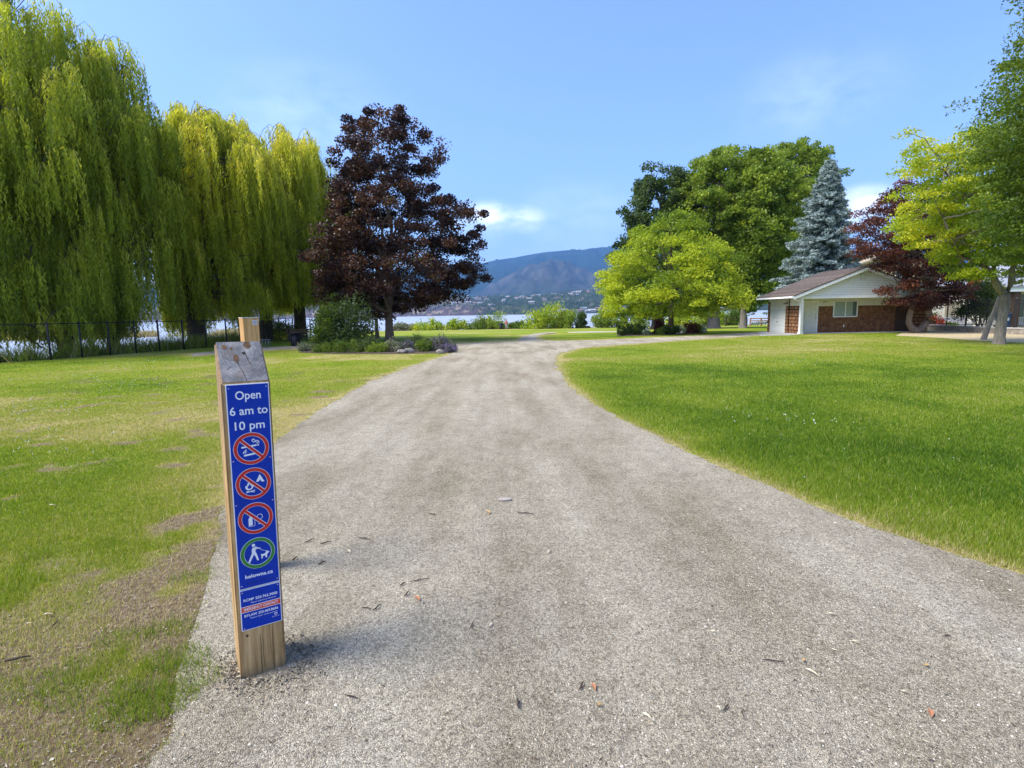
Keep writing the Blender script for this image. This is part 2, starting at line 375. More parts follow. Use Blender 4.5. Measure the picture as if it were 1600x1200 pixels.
# mulch bed beside the shed
M_mulch = mat('mulch', (.34, .26, .13), .95, bump=1, bscale=18, col2=(.58, .47, .26), vscale=7)
mul = [(HX+6.2, HY-.35), tuple(gd(1400, 524.5)), tuple(gd(1470, 528)), tuple(gd(1540, 533)), tuple(gd(1600, 536)), (24.5, 19), (30, 19), (30, 33.0), (29.0, 37.2), (27.2, 37.2), (27.2, HY-.35)]
tag(sheet('mulch_bed', jag(mul, .3, .12), .009, M_mulch), kind='structure')
tag(sheet('shed_slab', [(HX-.15, HY-.12), (HX+8.2, HY-.12), (HX+8.2, HY+1.6), (HX-.15, HY+1.6)], .016, M_conc), kind='structure')

# ------------------------------------------------------------------ water
wm = bpy.data.materials.new('lake_water'); wm.use_nodes = True; t = wm.node_tree; b = t.nodes['Principled BSDF']
b.inputs['Base Color'].default_value = (.40, .42, .44, 1); b.inputs['Roughness'].default_value = .30; b.inputs['IOR'].default_value = 1.33; b.inputs['Specular IOR Level'].default_value = .8
co = N(t, 'ShaderNodeTexCoord').outputs['Object']
mp = N(t, 'ShaderNodeMapping'); mp.inputs['Scale'].default_value = (.35, 1.2, 1); t.links.new(co, mp.inputs[0])
nz = noise(t, mp.outputs[0], .9, 5, .6)
bp = N(t, 'ShaderNodeBump'); bp.inputs['Strength'].default_value = .55; bp.inputs['Distance'].default_value = .25
t.links.new(nz, bp.inputs['Height']); t.links.new(bp.outputs[0], b.inputs['Normal'])
wl = MB(); wl.poly([(-9000, -100, -2), (9000, -100, -2), (9000, 9000, -2), (-9000, 9000, -2)])
tag(wl.build('water', wm), kind='structure')

# ------------------------------------------------------------------ far shore and mountains (real distances 1.8 - 11 km)
naz, nr = 620, 190
TX = np.linspace(-1250, 1600, naz)          # tan(azimuth) * 857
rr = np.concatenate([np.linspace(1780, 3300, 80), np.geomspace(3340, 11500, nr-80)])
TT, RR = np.meshgrid(TX, rr)
px = TT + 800
T1 = 31 + 5*np.sin(px/70.) + 8*(fbm(px/45., px*0+2, 51)-.5) - 8*sstep(720, 600, px)
T2 = np.interp(px, [-400, 0, 200, 450, 700, 760, 800, 860, 885, 930, 960, 1100, 1300, 1600, 2400], [38, 46, 51, 62, 72, 77, 83, 91, 93, 95, 98, 101, 90, 78, 60])
T2 = T2 + 2.2*(fbm(px/26., RR*0+7.3, 52, 4)-.5)
zb = -2.6 + T1/857*3000*np.where(RR < 2050, .34*sstep(1800, 2050, RR), .34+.66*sstep(2050, 3000, RR))
zb += 14*(fbm(px/14., RR/110., 53, 5)-.5)*sstep(1800, 1960, RR)
zm = T2/857*9500*sstep(4400, 9500, RR)**.9
e1 = np.interp(px, [600, 720, 760, 800, 835, 868, 900, 935, 980, 1050], [0, 18, 40, 62, 78, 86, 76, 62, 40, 10])
zs = e1*.9/857*6400*np.exp(-((RR-6400)/1700.)**2)
rid = 1-np.abs(2*fbm(px/22.+RR/2600., RR/900., 54, 6)-1)
zz = np.maximum(zb*np.where(RR > 3300, 1, 1), 0*zb)*sstep(9000, 3300, RR) + 0
zz = np.where(RR < 1830, zb, zz)
zz = np.maximum(zz, np.maximum(zm, zs)) + sstep(4000, 6000, RR)*170*(rid-.72)*np.where(RR > 8300, .10, 1)*sstep(11500, 9400, RR)
zz = zz - np.maximum(0, RR-9600)*.4
zz = np.where(RR <= 1790, -3.5, zz)
Y = RR; Xf = TT/857*RR
nxx = naz; ii = (np.arange(nr-1)[:, None]*nxx + np.arange(nxx-1)[None, :]).ravel()
faces = np.stack([ii, ii+1, ii+1+nxx, ii+nxx], 1)
burn = sstep(770, 720, px + 60*(fbm(px/30., RR/200., 60)-.5))*sstep(2900, 2600, RR)*(RR < 3300)
n1 = fbm(px/5., RR/55., 61, 5); n2 = fbm(px/20., RR/300., 62, 4)
g = np.array([.028, .044, .022]); g2 = np.array([.055, .070, .033]); pu = np.array([.085, .062, .068]); tan = np.array([.27, .22, .16])
col = g[None]*np.ones((RR.size, 1)); 
w = sstep(.52, .62, n2).ravel()[:, None]; col = col*(1-w)+g2*w
w = burn.ravel()[:, None]; col = col*(1-w)+pu*w
w = (sstep(.55, .66, n1)*burn*.85 + sstep(.60, .7, n1)*.35*(RR < 3300)*(1-burn)).ravel()[:, None]; col = col*(1-w)+tan*w
mt = sstep(3600, 5200, RR).ravel()[:, None]
spur = (sstep(0, 300, zs) * (zs >= zm)).ravel()[:, None]
mcol = np.array([.018, .032, .022])*(1-spur) + np.array([.045, .045, .032])*spur
mcol = mcol*(0.25+1.6*fbm(px/5., RR/110., 63, 5).ravel()[:, None]) + np.array([.025, .02, .018])*sstep(.52, .62, fbm(px/9.-RR/500., RR/260., 64, 5)).ravel()[:, None]*spur
col = col*(1-mt)+mcol*mt
hm = bpy.data.materials.new('hill_cover'); hm.use_nodes = True; t = hm.node_tree; b = t.nodes['Principled BSDF']
a = N(t, 'ShaderNodeAttribute'); a.attribute_name = 'tint'; t.links.new(a.outputs['Color'], b.inputs['Base Color']); b.inputs['Roughness'].default_value = 1; b.inputs['Specular IOR Level'].default_value = 0
HILL = np.stack([Xf.ravel(), Y.ravel(), zz.ravel()], 1)
tag(np_mesh('hills', HILL, faces, hm, vcol=np.concatenate([col, np.ones((len(col), 1))], 1), smooth=True), kind='structure')
def hill_z(x, y):
    tx = x/y*857; i = int(np.clip(np.searchsorted(TX, tx), 1, naz-1)); j = int(np.clip(np.searchsorted(rr, y), 1, nr-1))
    u = (tx-TX[i-1])/(TX[i]-TX[i-1]); v = (y-rr[j-1])/(rr[j]-rr[j-1])
    return float((zz[j-1, i-1]*(1-u)+zz[j-1, i]*u)*(1-v) + (zz[j, i-1]*(1-u)+zz[j, i]*u)*v)

# far woodland: conifers on the bench, one mass
NW = 12000
wx = RS.uniform(-900, 900, NW*2); wr = 1840+1250*RS.rand(NW*2)**.8
dens = fbm(wx/30., wr/160., 71); keep = (RS.rand(NW*2) < np.clip((dens-.28)*2.2, .05, 1))
wx, wr = wx[keep][:NW], wr[keep][:NW]
wz = np.array([hill_z(x/857*r, r) for x, r in zip(wx, wr)])
hh = RS.uniform(7, 17, len(wx)); rad = hh*RS.uniform(.22, .4, len(wx))
edge = np.clip((wr-2850)/200, 0, 1); hh = hh*(1+.4*edge)
ang = np.linspace(0, 2*np.pi, 6)[:5]
base = np.stack([wx/857*wr, wr, wz-1], 1)
V = np.concatenate([(base[:, None, :] + np.stack([rad[:, None]*np.cos(ang), rad[:, None]*np.sin(ang), np.zeros((len(wx), 5))+.1*hh[:, None]], 2)).reshape(-1, 3), base + np.stack([0*hh, 0*hh, hh], 1)])
n = len(wx); F = np.stack([np.stack([np.arange(n)*5+k, np.arange(n)*5+(k+1) % 5, 5*n+np.arange(n)], 1) for k in range(5)], 1).reshape(-1, 3)
vv = np.repeat(np.clip(RS.rand(n)*.6 + .4*(wx < -60)*(wr < 2600), 0, 1), 5)
M_fw = leaf_mat('far_conifer', [(0, (.018, .032, .016)), (.4, (.035, .055, .025)), (.62, (.07, .09, .035)), (.85, (.10, .08, .085)), (1, (.12, .095, .095))], .0, .9)
o = np_mesh('far_woodland', V, F, M_fw, fattr={'v': vv})
tag(o, 'dark conifer woodland covering the hillside across the lake', 'woodland', kind='stuff')

# houses on the far hillside
M_hw = [mat('house_wall_'+k, c, .8) for k, c in (('cream', (.42, .37, .29)), ('white', (.52, .51, .47)), ('tan', (.32, .24, .16)), ('grey', (.25, .25, .25)))]
M_hr = [mat('house_roof_'+k, c, .8) for k, c in (('grey', (.30, .29, .30)), ('brown', (.28, .17, .12)), ('pale', (.40, .37, .34)))]
M_dkglass = mat('dark_glass', (.03, .04, .05), .1, .6)
def far_house_mesh(w, d, h, wall, roof):
    m = MB(); m.box(-w/2, w/2, -d/2, d/2, -5, h)
    m.prism([(-d/2-.6, h+.02), (0, h+d*.26), (d/2+.6, h+.02)], 'x', -w/2-.6, w/2+.6, 1)
    k = max(2, int(w/4))
    for i in range(k):
        for zq in ((1, 2.6), (3.9, 5.4)):
            if zq[1] < h-.3: m.box(-w/2+(i+.3)*w/k, -w/2+(i+.75)*w/k, -d/2-.06, -d/2+.1, zq[0], zq[1], 2)
    o = m.build('hillside_house', [wall, roof, M_dkglass]); me = o.data; bpy.data.objects.remove(o); return me
hmeshes = [far_house_mesh(*a) for a in [(16, 11, 6, M_hw[0], M_hr[0]), (22, 13, 6.5, M_hw[1], M_hr[0]), (14, 10, 6, M_hw[2], M_hr[1]), (26, 14, 6, M_hw[0], M_hr[2]), (18, 12, 6, M_hw[3], M_hr[0]), (20, 11, 6, M_hw[1], M_hr[1])]]
hs = [(x, r) for x, r in zip(RS.uniform(-130, 135, 190), RS.uniform(2250, 2990, 190))]
rows = []
for x, r in hs:
    # lie in loose rows along terraces
    r = 2500 + round((r-2500)/70.)*70 + RS.uniform(-22, 22)
    if all(abs(x-a)*r/857 > 19 or abs(r-b_) > 26 for a, b_ in rows): rows.append((x, r))
shore = [(x, r) for x, r in zip(np.linspace(66, 150, 13)+RS.uniform(-2, 2, 13), RS.uniform(1835, 1900, 13))] + [(-32, 2100), (-28, 2140), (330, 1850), (338, 1870), (345, 1850), (352, 1880)]
kinds = ['cream', 'white', 'tan', 'long cream', 'grey', 'white brown-roofed']
for i, (x, r) in enumerate(rows[:60] + shore):
    k = int(RS.randint(0, 6)); X = x/857*r
    o = bpy.data.objects.new('hillside_house', hmeshes[k]); sc.collection.objects.link(o)
    o.location = (X, r, hill_z(X, r)); o.rotation_euler = (0, 0, RS.uniform(-.35, .35)); o.scale = (1, 1, 1)
    if (x, r) in shore: tag(o, 'tiny %s house at the waterline across the lake' % kinds[k], 'house', 'houses on the far lakeshore')
    else: tag(o, 'tiny %s house on the far hillside above the lake' % kinds[k], 'house', 'houses on the far hillside')

# ------------------------------------------------------------------ trees
def rand_unit(n, rs, up=0.0):
    v = rs.normal(size=(n, 3)); v[:, 2] += up; return v/np.linalg.norm(v, axis=1)[:, None]
def leaf_quads(c, L, W, rs, u=None, flat=0.0, fold=0.0):
    """pointed leaves (diamond quads) at points c; u: leaf axis; flat: how much the blades lie level"""
    n = len(c)
    if u is None: u = rand_unit(n, rs)
    nn = rand_unit(n, rs, flat)
    w = np.cross(u, nn); w /= np.linalg.norm(w, axis=1)[:, None]+1e-9
    L = (L*rs.uniform(.7, 1.3, n))[:, None]; W = (W*rs.uniform(.7, 1.3, n))[:, None]
    V = np.stack([c-u*L*.5, c+w*W*.5-u*L*.08, c+u*L*.5, c-w*W*.5-u*L*.08], 1).reshape(-1, 3)
    return V, np.arange(n*4).reshape(n, 4)
def limb(mb, a, b_, r0, r1, rs, bow=.15, n=6, sides=7):
    a = np.array(a, float); b_ = np.array(b_, float); L = np.linalg.norm(b_-a); off = rs.normal(size=3)*bow*L; off[2] = abs(off[2])*.6
    pts = [a+(b_-a)*float(t)+off*math.sin(math.pi*t)*.5 + (rs.normal(size=3)*.02*L if 0 < i < n else 0) for i, t in enumerate(np.linspace(0, 1, n+1))]
    mb.tube(pts, [r0+(r1-r0)*t for t in np.linspace(0, 1, n+1)], sides); return pts
M_bark = {
    'grey': mat('bark_grey', (.15, .125, .10), .95, bump=.9, bscale=12, col2=(.30, .26, .21), vscale=5, stretch=(3, 3, .6)),
    'dark': mat('bark_dark', (.045, .034, .026), .95, bump=.9, bscale=9, col2=(.11, .085, .065), vscale=4, stretch=(3, 3, .5)),
    'brown': mat('bark_brown', (.12, .085, .06), .95, bump=.8, bscale=12, col2=(.24, .18, .13), vscale=6, stretch=(3, 3, .6))}
def profile(tree_x, D, rows):
    """(y, xleft, xright) silhouette rows seen at distance D -> heights and left/right radii in metres"""
    z = []; l = []; r = []
    for y, xl, xr in rows:
        a = at(xl, y, D); c = at(xr, y, D); z.append((a[2]+c[2])/2); l.append(tree_x-a[0]); r.append(c[0]-tree_x)
    o = np.argsort(z); return np.array(z)[o], np.array(l)[o], np.array(r)[o]
def crown_points(prof, n, rs, inner=.35, lob=.22, seed=0, depth=1.0):
    z, l, r = prof
    zz = np.linspace(z[0], z[-1], 60); w = np.maximum(.15, np.interp(zz, z, l)+np.interp(zz, z, r)); cdf = np.cumsum(w**1.7); cdf /= cdf[-1]
    Z = np.interp(rs.rand(n), cdf, zz); th = rs.rand(n)*2*np.pi; u = inner+(1-inner)*np.sqrt(rs.rand(n))
    L = np.interp(Z, z, l); R = np.interp(Z, z, r); cth = np.cos(th); rad = np.where(cth > 0, R, L); dep = (L+R)/2*depth
    k = 1+lob*2*(fbm(th*1.6+seed, Z*.55+seed, 90+seed, 3)-.62)
    return np.stack([rad*cth*u*k, np.abs(dep)*np.sin(th)*u*k, Z], 1), u
def broadleaf(name, label, x, y, prof, trunk, leafm, nclump, per, cr, L, W, seed=1, flatc=.65, flat=.6, inner=.35, bark='brown', gz=None, limbs=10, cat='tree', lob=.22, depth=1.0, group=None, droop=0, vfun=None, split=.3):
    rs = np.random.RandomState(seed); z0 = zl(x, y) if gz is None else gz
    t = empty(name, (x, y, z0), 0, label, cat, group)
    P, u = crown_points(prof, nclump, rs, inner, lob, seed, depth); P[:, 2] -= z0
    r0 = trunk[0]; th = trunk[1]; lean = trunk[2] if len(trunk) > 2 else (0, 0)
    top = np.array([lean[0], lean[1], th])
    m = MB()
    m.tube([(0, 0, -.3), (lean[0]*.03, lean[1]*.03, .0), (lean[0]*.1, lean[1]*.1, .35), (lean[0]*.5, lean[1]*.5, th*.5), tuple(top)], [r0*1.7, r0*1.45, r0*1.06, r0*.9, r0*.8], 12)
    zt = P[:, 2].max()
    # leader and limbs
    ends = [(top[0]*1.0+rs.normal()*.2, top[1]+rs.normal()*.2, th+(zt-th)*.86)]
    lead = limb(m, top, ends[0], r0*.78, r0*.10, rs, .05, 8, 8)
    idx = rs.choice(len(P), limbs, replace=False); pts = list(lead)
    for i in idx:
        tgt = P[i]*np.array([.8, .8, 1]); h = np.clip((tgt[2]-th)*.35, 0, None); s = lead[min(len(lead)-1, int(len(lead)*np.clip(h/(zt-th+.01), 0, .9)))]
        q = limb(m, s, tgt, r0*.42*(1-.4*h/(zt-th+.1)), r0*.06, rs, .14, 6, 6); pts += list(q)
    pts = np.array([np.array(p) for p in pts])
    # twigs from limbs to a share of the clumps
    for i in rs.choice(len(P), min(len(P), limbs*6), replace=False):
        d = np.linalg.norm(pts-P[i], axis=1); s = pts[np.argmin(d)]
        limb(m, s, P[i], r0*.07, r0*.02, rs, .1, 3, 4)
    m.build('trunk', M_bark[bark], t)
    per_c = np.maximum(4, (per*rs.uniform(.5, 1.5, len(P))).astype(int)); ci = np.repeat(np.arange(len(P)), per_c)
    crs = cr*rs.uniform(.6, 1.35, len(P))
    off = rand_unit(len(ci), rs)*(rs.rand(len(ci))**.45*crs[ci])[:, None]; off[:, 2] *= flatc
    if droop: off[:, 2] -= droop*(off[:, 0]**2+off[:, 1]**2)
    C = P[ci]+off
    keep = C[:, 2] > .15; C = C[keep]; ci = ci[keep]
    V, F = leaf_quads(C, L, W, rs, flat=flat)
    cv = rs.rand(len(P))
    v = .5*cv[ci]+.5*rs.rand(len(ci))
    if vfun is not None: v = vfun(v, C, rs, cv[ci])
    np_mesh('crown', V, F, leafm, t, fattr={'v': np.clip(v, 0, 1)})
    return t

# leaf materials
M_purple = leaf_mat('leaf_purple', [(0, (.016, .009, .009)), (.4, (.040, .019, .015)), (.72, (.095, .044, .028)), (.9, (.19, .09, .042)), (.955, (.10, .09, .03)), (1, (.07, .12, .02))], .22, .42)
M_redmaple = leaf_mat('leaf_red', [(0, (.022, .008, .008)), (.45, (.055, .018, .013)), (.8, (.14, .045, .024)), (1, (.27, .10, .05))], .3, .45)
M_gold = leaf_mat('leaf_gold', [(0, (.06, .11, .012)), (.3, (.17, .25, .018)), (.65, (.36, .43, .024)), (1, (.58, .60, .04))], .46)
M_green = leaf_mat('leaf_green', [(0, (.06, .105, .014)), (.45, (.16, .235, .024)), (.8, (.29, .36, .038)), (1, (.42, .46, .07))], .45)
M_dkgreen = leaf_mat('leaf_dark', [(0, (.022, .045, .012)), (.5, (.055, .092, .020)), (1, (.13, .18, .045))], .34)
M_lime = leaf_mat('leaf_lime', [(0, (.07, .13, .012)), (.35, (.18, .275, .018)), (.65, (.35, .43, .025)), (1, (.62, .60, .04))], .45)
M_bright = leaf_mat('leaf_bright', [(0, (.040, .080, .012)), (.5, (.105, .165, .018)), (1, (.22, .28, .03))], .4)
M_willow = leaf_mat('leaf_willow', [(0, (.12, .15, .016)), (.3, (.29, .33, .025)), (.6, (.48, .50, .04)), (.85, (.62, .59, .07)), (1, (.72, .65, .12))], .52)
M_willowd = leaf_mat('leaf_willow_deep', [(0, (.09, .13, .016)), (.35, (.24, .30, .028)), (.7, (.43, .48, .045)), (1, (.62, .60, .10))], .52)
M_spruce = leaf_mat('needle_blue', [(0, (.045, .070, .055)), (.4, (.16, .215, .19)), (.8, (.34, .41, .38)), (1, (.50, .56, .52))], .08, .7)

# --- purple maple
D = 33.0; tx = X_at(609, D, 530)
prof = profile(tx, D, [(164, 632, 641), (182, 535, 655), (215, 518, 680), (250, 508, 694), (290, 508, 718), (330, 512, 746), (370, 492, 762), (400, 480, 762), (430, 474, 776), (455, 480, 748), (476, 488, 700), (488, 492, 600), (498, 500, 560)])
broadleaf('purple_maple', 'broad maple with dark purple leaves left of the gravel path', tx, D, prof, (.27, 1.75), M_purple, 680, 170, .58, .135, .105, seed=3, bark='brown', limbs=18, flat=.9, flatc=.6, lob=.38, inner=.2, cat='maple tree', depth=.9)
# --- small tree behind it
D = 39.0; tx = X_at(589, D, 520)
broadleaf('young_tree', 'slender young tree behind the purple maple', tx, D, profile(tx, D, [(430, 570, 610), (460, 560, 618), (485, 566, 615)]), (.14, 1.7), M_dkgreen, 60, 60, .6, .16, .1, seed=4, limbs=5)
# --- honeylocust
D = 39.0; tx = X_at(1048, D, 520)
prof = profile(tx, D, [(328, 1035, 1060), (345, 1005, 1088), (370, 975, 1112), (400, 938, 1142), (430, 924, 1160), (455, 920, 1170), (478, 920, 1150), (490, 925, 1090)])
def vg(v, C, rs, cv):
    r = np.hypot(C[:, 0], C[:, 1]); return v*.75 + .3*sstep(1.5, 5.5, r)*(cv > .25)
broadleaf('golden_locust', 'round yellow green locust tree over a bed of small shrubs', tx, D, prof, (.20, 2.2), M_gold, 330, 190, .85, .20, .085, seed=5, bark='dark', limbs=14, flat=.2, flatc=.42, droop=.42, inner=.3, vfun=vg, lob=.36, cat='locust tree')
# --- big cottonwoods behind
def big(x_px, D, rows, seed, m, label, nc=760, per=105, bark='grey', r=.5, th=3.0, name='cottonwood_tree', **k):
    tx = X_at(x_px, D, 505); return broadleaf(name, label, tx, D, profile(tx, D, rows), (r, th), m, nc, per, .80, .26, .20, seed=seed, bark=bark, limbs=14, lob=.52, inner=.3, cat='tree', group='tall trees along the beach lawn', **k)
big(1028, 62, [(255, 1015, 1050), (275, 985, 1065), (310, 968, 1078), (350, 958, 1085), (400, 946, 1090), (440, 952, 1092), (475, 985, 1085), (488, 1000, 1070)], 11, M_dkgreen, 'dark green cottonwood behind the yellow green locust, its trunk in deep shade', bark='dark', r=.75, th=2.2, nc=560)
big(1115, 60, [(232, 1130, 1165), (250, 1085, 1190), (280, 1055, 1205), (330, 1040, 1200), (390, 1050, 1190), (430, 1080, 1180), (465, 1090, 1160)], 12, M_green, 'tall mid green cottonwood with a thick pale flared trunk between the locust and the shed', r=.62, th=4.0, nc=820)
big(1161, 57, [(240, 1180, 1235), (280, 1150, 1260), (330, 1135, 1262), (390, 1140, 1255), (430, 1150, 1235), (470, 1165, 1215), (484, 1175, 1205)], 13, M_green, 'tall green cottonwood with a slim leaning trunk left of the shed', r=.33, th=3.2, nc=820)
big(1232, 72, [(222, 1222, 1245), (232, 1200, 1290), (250, 1190, 1302), (290, 1185, 1305), (350, 1180, 1300), (420, 1185, 1290), (470, 1190, 1270)], 14, M_green, 'tallest cottonwood, rising behind the blue spruce and the shed roof', nc=820)
# --- spruce
def spruce(x_px, D, top_y, seed):
    rs = np.random.RandomState(seed); x = X_at(x_px, D, 480); H = at(x_px, top_y, D)[2]
    t = empty('blue_spruce', (x, D, 0), 0, 'blue spruce with silvery needles behind the shed', 'spruce tree')
    m = MB(); m.tube([(0, 0, -.2), (0, 0, H*.5), (0, 0, H*.99)], [.28, .16, .02], 9)
    C = []; U = []; VV = []
    z = .8
    while z < H-.2:
        f = (H-z)/H; R = 3.95*f**.85*rs.uniform(.78, 1.2) + .10; nb = int(7+9*f)
        a0 = rs.rand()*6.28
        for k in range(nb):
            a = a0+6.283*k/nb+rs.normal()*.15; r = R*rs.uniform(.62, 1.22)*(1.1 if math.cos(a) < 0 else .92); d = np.array([math.cos(a), math.sin(a), 0])
            tip = d*r+np.array([0, 0, z-.10*r+.1]); root = np.array([0, 0, z+.15*r])
            mid = (tip+root)/2-np.array([0, 0, .10*r])
            m.tube([root, mid, tip], [.035, .025, .008], 4, cap=False)
            ns = int(5+r*9); br = rs.rand()
            for j in range(ns):
                s = .15+.85*(j+rs.rand())/ns; p = (1-s)**2*root+2*s*(1-s)*mid+s*s*tip
                side = np.cross(d, [0, 0, 1])*rs.choice([-1, 1]); sl_ = .45*(1.25-s)*min(1, r/2)+.12
                ax = d*.75+side*.9+np.array([0, 0, rs.uniform(-.25, .35)]); ax /= np.linalg.norm(ax)
                nn = 11; tt = rs.rand(nn)
                q = p+ax*(tt*sl_)[:, None]+rs.normal(size=(nn, 3))*.055
                uu = ax+rs.normal(size=(nn, 3))*.55; uu /= np.linalg.norm(uu, axis=1)[:, None]
                C.append(q); U.append(uu); VV.append(np.clip(.28*br+.30*rs.rand(nn)+.42*s, 0, 1))
        z += .17+.10*f
    C = np.concatenate(C); U = np.concatenate(U); V, F = leaf_quads(C, .24, .075, rs, u=U, flat=.3)
    m.build('trunk', M_bark['dark'], t)
    np_mesh('crown', V, F, M_spruce, t, fattr={'v': np.concatenate(VV)})
spruce(1284, 45, 247, 8)
# --- red japanese maple with a u shaped double trunk
D = 32.8; tx = X_at(1436, D, 518)
rs = np.random.RandomState(21)
t = empty('red_maple', (tx, D+.2, 0), 0, 'dark red maple with a forked grey trunk beside the shed', 'maple tree')
m = MB()
m.tube([(0, 0, -.2), (0, 0, .12), (-.30, 0, .30), (-.52, 0, .62), (-.50, 0, 1.1), (-.36, 0, 1.7), (-.42, .1, 2.4), (-.7, .3, 3.4), (-1.1, .5, 4.6)], [.30, .26, .20, .17, .16, .15, .14, .11, .05], 10)
m.tube([(0, 0, .10), (.30, .05, .28), (.58, .05, .62), (.72, .05, 1.1), (.60, .0, 1.8), (.62, -.1, 2.7), (.95, -.1, 3.8), (.8, 0, 5.2), (.6, .1, 7)], [.24, .21, .20, .18, .17, .16, .13, .09, .03], 10)
m.tube([(.62, 0, 1.2), (1.3, .3, 2.0), (2.3, .5, 2.7)], [.10, .07, .03], 7)
prof = profile(tx, D, [(277, 1405, 1455), (300, 1375, 1470), (330, 1330, 1478), (355, 1330, 1480), (378, 1316, 1485), (400, 1330, 1488), (425, 1375, 1500), (450, 1346, 1512), (470, 1366, 1508), (480, 1420, 1460)])
P, u = crown_points(prof, 430, rs, .25, .35, 3, .8)
P = P[~((P[:, 1] > 0) & (P[:, 0] < 0) & (P[:, 2] < 3.9))]
for i in rs.choice(len(P), 46, replace=False):
    a = np.array([(-.42, .1, 2.4), (-.7, .3, 3.4), (.62, -.1, 2.7), (.95, -.1, 3.8), (.8, 0, 5.2)][i % 5]); limb(m, a, P[i], .06, .012, rs, .12, 4, 5)
m.build('trunk', M_bark['brown'], t)
per = 120; ci = np.repeat(np.arange(len(P)), per); off = rand_unit(len(ci), rs)*(rs.rand(len(ci))**.5*.62)[:, None]; off[:, 2] *= .38; off[:, 2] -= .25*(off[:, 0]**2+off[:, 1]**2)
C = P[ci]+off; V, F = leaf_quads(C, .15, .07, rs, flat=1.2); cv = rs.rand(len(P))
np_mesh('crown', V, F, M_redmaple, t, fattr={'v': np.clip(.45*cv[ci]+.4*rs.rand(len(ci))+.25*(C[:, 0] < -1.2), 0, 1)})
# --- right hand lime tree (near)
D = 22.3; tx = X_at(1561, D, 535)
rs = np.random.RandomState(31)
t = empty('lime_locust', (tx, D, 0), 0, 'lime green tree with a crooked grey trunk on the right lawn', 'locust tree')
m = MB()
m.tube([(0, 0, -.2), (0, 0, .02), (.0, 0, .3), (.02, 0, 1.0), (.08, 0, 1.75), (.02, 0, 2.05)], [.27, .24, .195, .18, .185, .20], 12)
l1 = [(.02, 0, 2.0), (-.35, 0, 2.45), (-.55, 0, 2.9), (-1.1, .1, 3.35), (-1.65, .2, 3.55), (-2.2, .3, 4.3), (-2.6, .3, 5.6), (-2.7, .2, 7.0)]
l2 = [(.08, 0, 2.0), (.22, -.05, 2.5), (.15, -.1, 3.0), (.35, -.1, 3.6), (.5, 0, 4.6), (.3, .1, 6.0), (-.2, .1, 7.6)]
l3 = [(-.5, 0, 2.8), (-.35, .2, 3.3), (-.5, .6, 4.6), (-1.0, .9, 6.2), (-1.6, 1.0, 8.2)]
l4 = [(.35, -.1, 3.6), (1.2, -.4, 4.3), (2.4, -.6, 5.2), (3.2, -.5, 6.8)]
l5 = [(-1.65, .2, 3.55), (-2.5, -.3, 4.2), (-3.2, -.6, 5.0)]
for l, r in ((l1, .15), (l2, .14), (l3, .09), (l4, .09), (l5, .06)): m.tube(l, list(np.linspace(r, .02, len(l))), 9)
prof = profile(tx, D, [(172, 1400, 1420), (190, 1398, 1500), (215, 1392, 1560), (250, 1390, 1640), (290, 1400, 1680), (330, 1422, 1700), (370, 1445, 1700), (400, 1472, 1690), (430, 1490, 1650), (450, 1520, 1590), (462, 1545, 1570)])
P, u = crown_points(prof, 640, rs, .15, .4, 5, .85)
P = P[(P[:, 2] > 3.3) | (np.abs(P[:, 0]) > .9)]
pts = np.array(l1[3:]+l2[3:]+l3[2:]+l4[1:]+l5[1:])
for i in rs.choice(len(P), 110, replace=False):
    limb(m, pts[np.argmin(np.linalg.norm(pts-P[i], axis=1))], P[i], .035, .008, rs, .1, 4, 5)
m.build('trunk', M_bark['grey'], t)
per = 130; ci = np.repeat(np.arange(len(P)), per); off = rand_unit(len(ci), rs)*(rs.rand(len(ci))**.5*.55)[:, None]; off[:, 2] *= .34; off[:, 2] -= .3*(off[:, 0]**2+off[:, 1]**2)
C = P[ci]+off; V, F = leaf_quads(C, .125, .06, rs, flat=1.2); cv = rs.rand(len(P))
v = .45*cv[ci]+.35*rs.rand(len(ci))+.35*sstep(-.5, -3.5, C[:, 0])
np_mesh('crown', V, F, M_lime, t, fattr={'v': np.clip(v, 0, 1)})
# second leaning bare trunk, dead stem propped by it
m = MB(); m.tube([(0, 0, -.15), (.03, 0, .05), (.16, -.05, .7), (.36, -.12, 1.5), (.52, -.2, 2.3)], [.15, .12, .10, .095, .08], 10)
p = gd(1536, 531); o = m.build('leaning_stem', M_bark['grey']); o.location = (p[0], p[1], 0); tag(o, 'short leaning bare trunk beside the crooked grey trunk', 'tree stem')
# --- dark green maple whose trunk stands off to the right, its boughs reach in
D = 15.5; tx = X_at(1760, D, 520)
prof = profile(tx, D, [(-120, 1640, 1900), (20, 1560, 2000), (75, 1540, 2010), (130, 1510, 2010), (160, 1498, 2010), (200, 1512, 2010), (245, 1525, 2000), (290, 1545, 1980), (350, 1560, 1960), (400, 1590, 1930)])
broadleaf('green_maple', 'dark green tree reaching into the top right corner', tx, D, prof, (.24, 3.2), M_bright, 1500, 120, .52, .095, .055, seed=33, limbs=16, flat=1.5, flatc=.32, droop=.3, lob=.42, inner=.2, bark='brown', cat='tree')

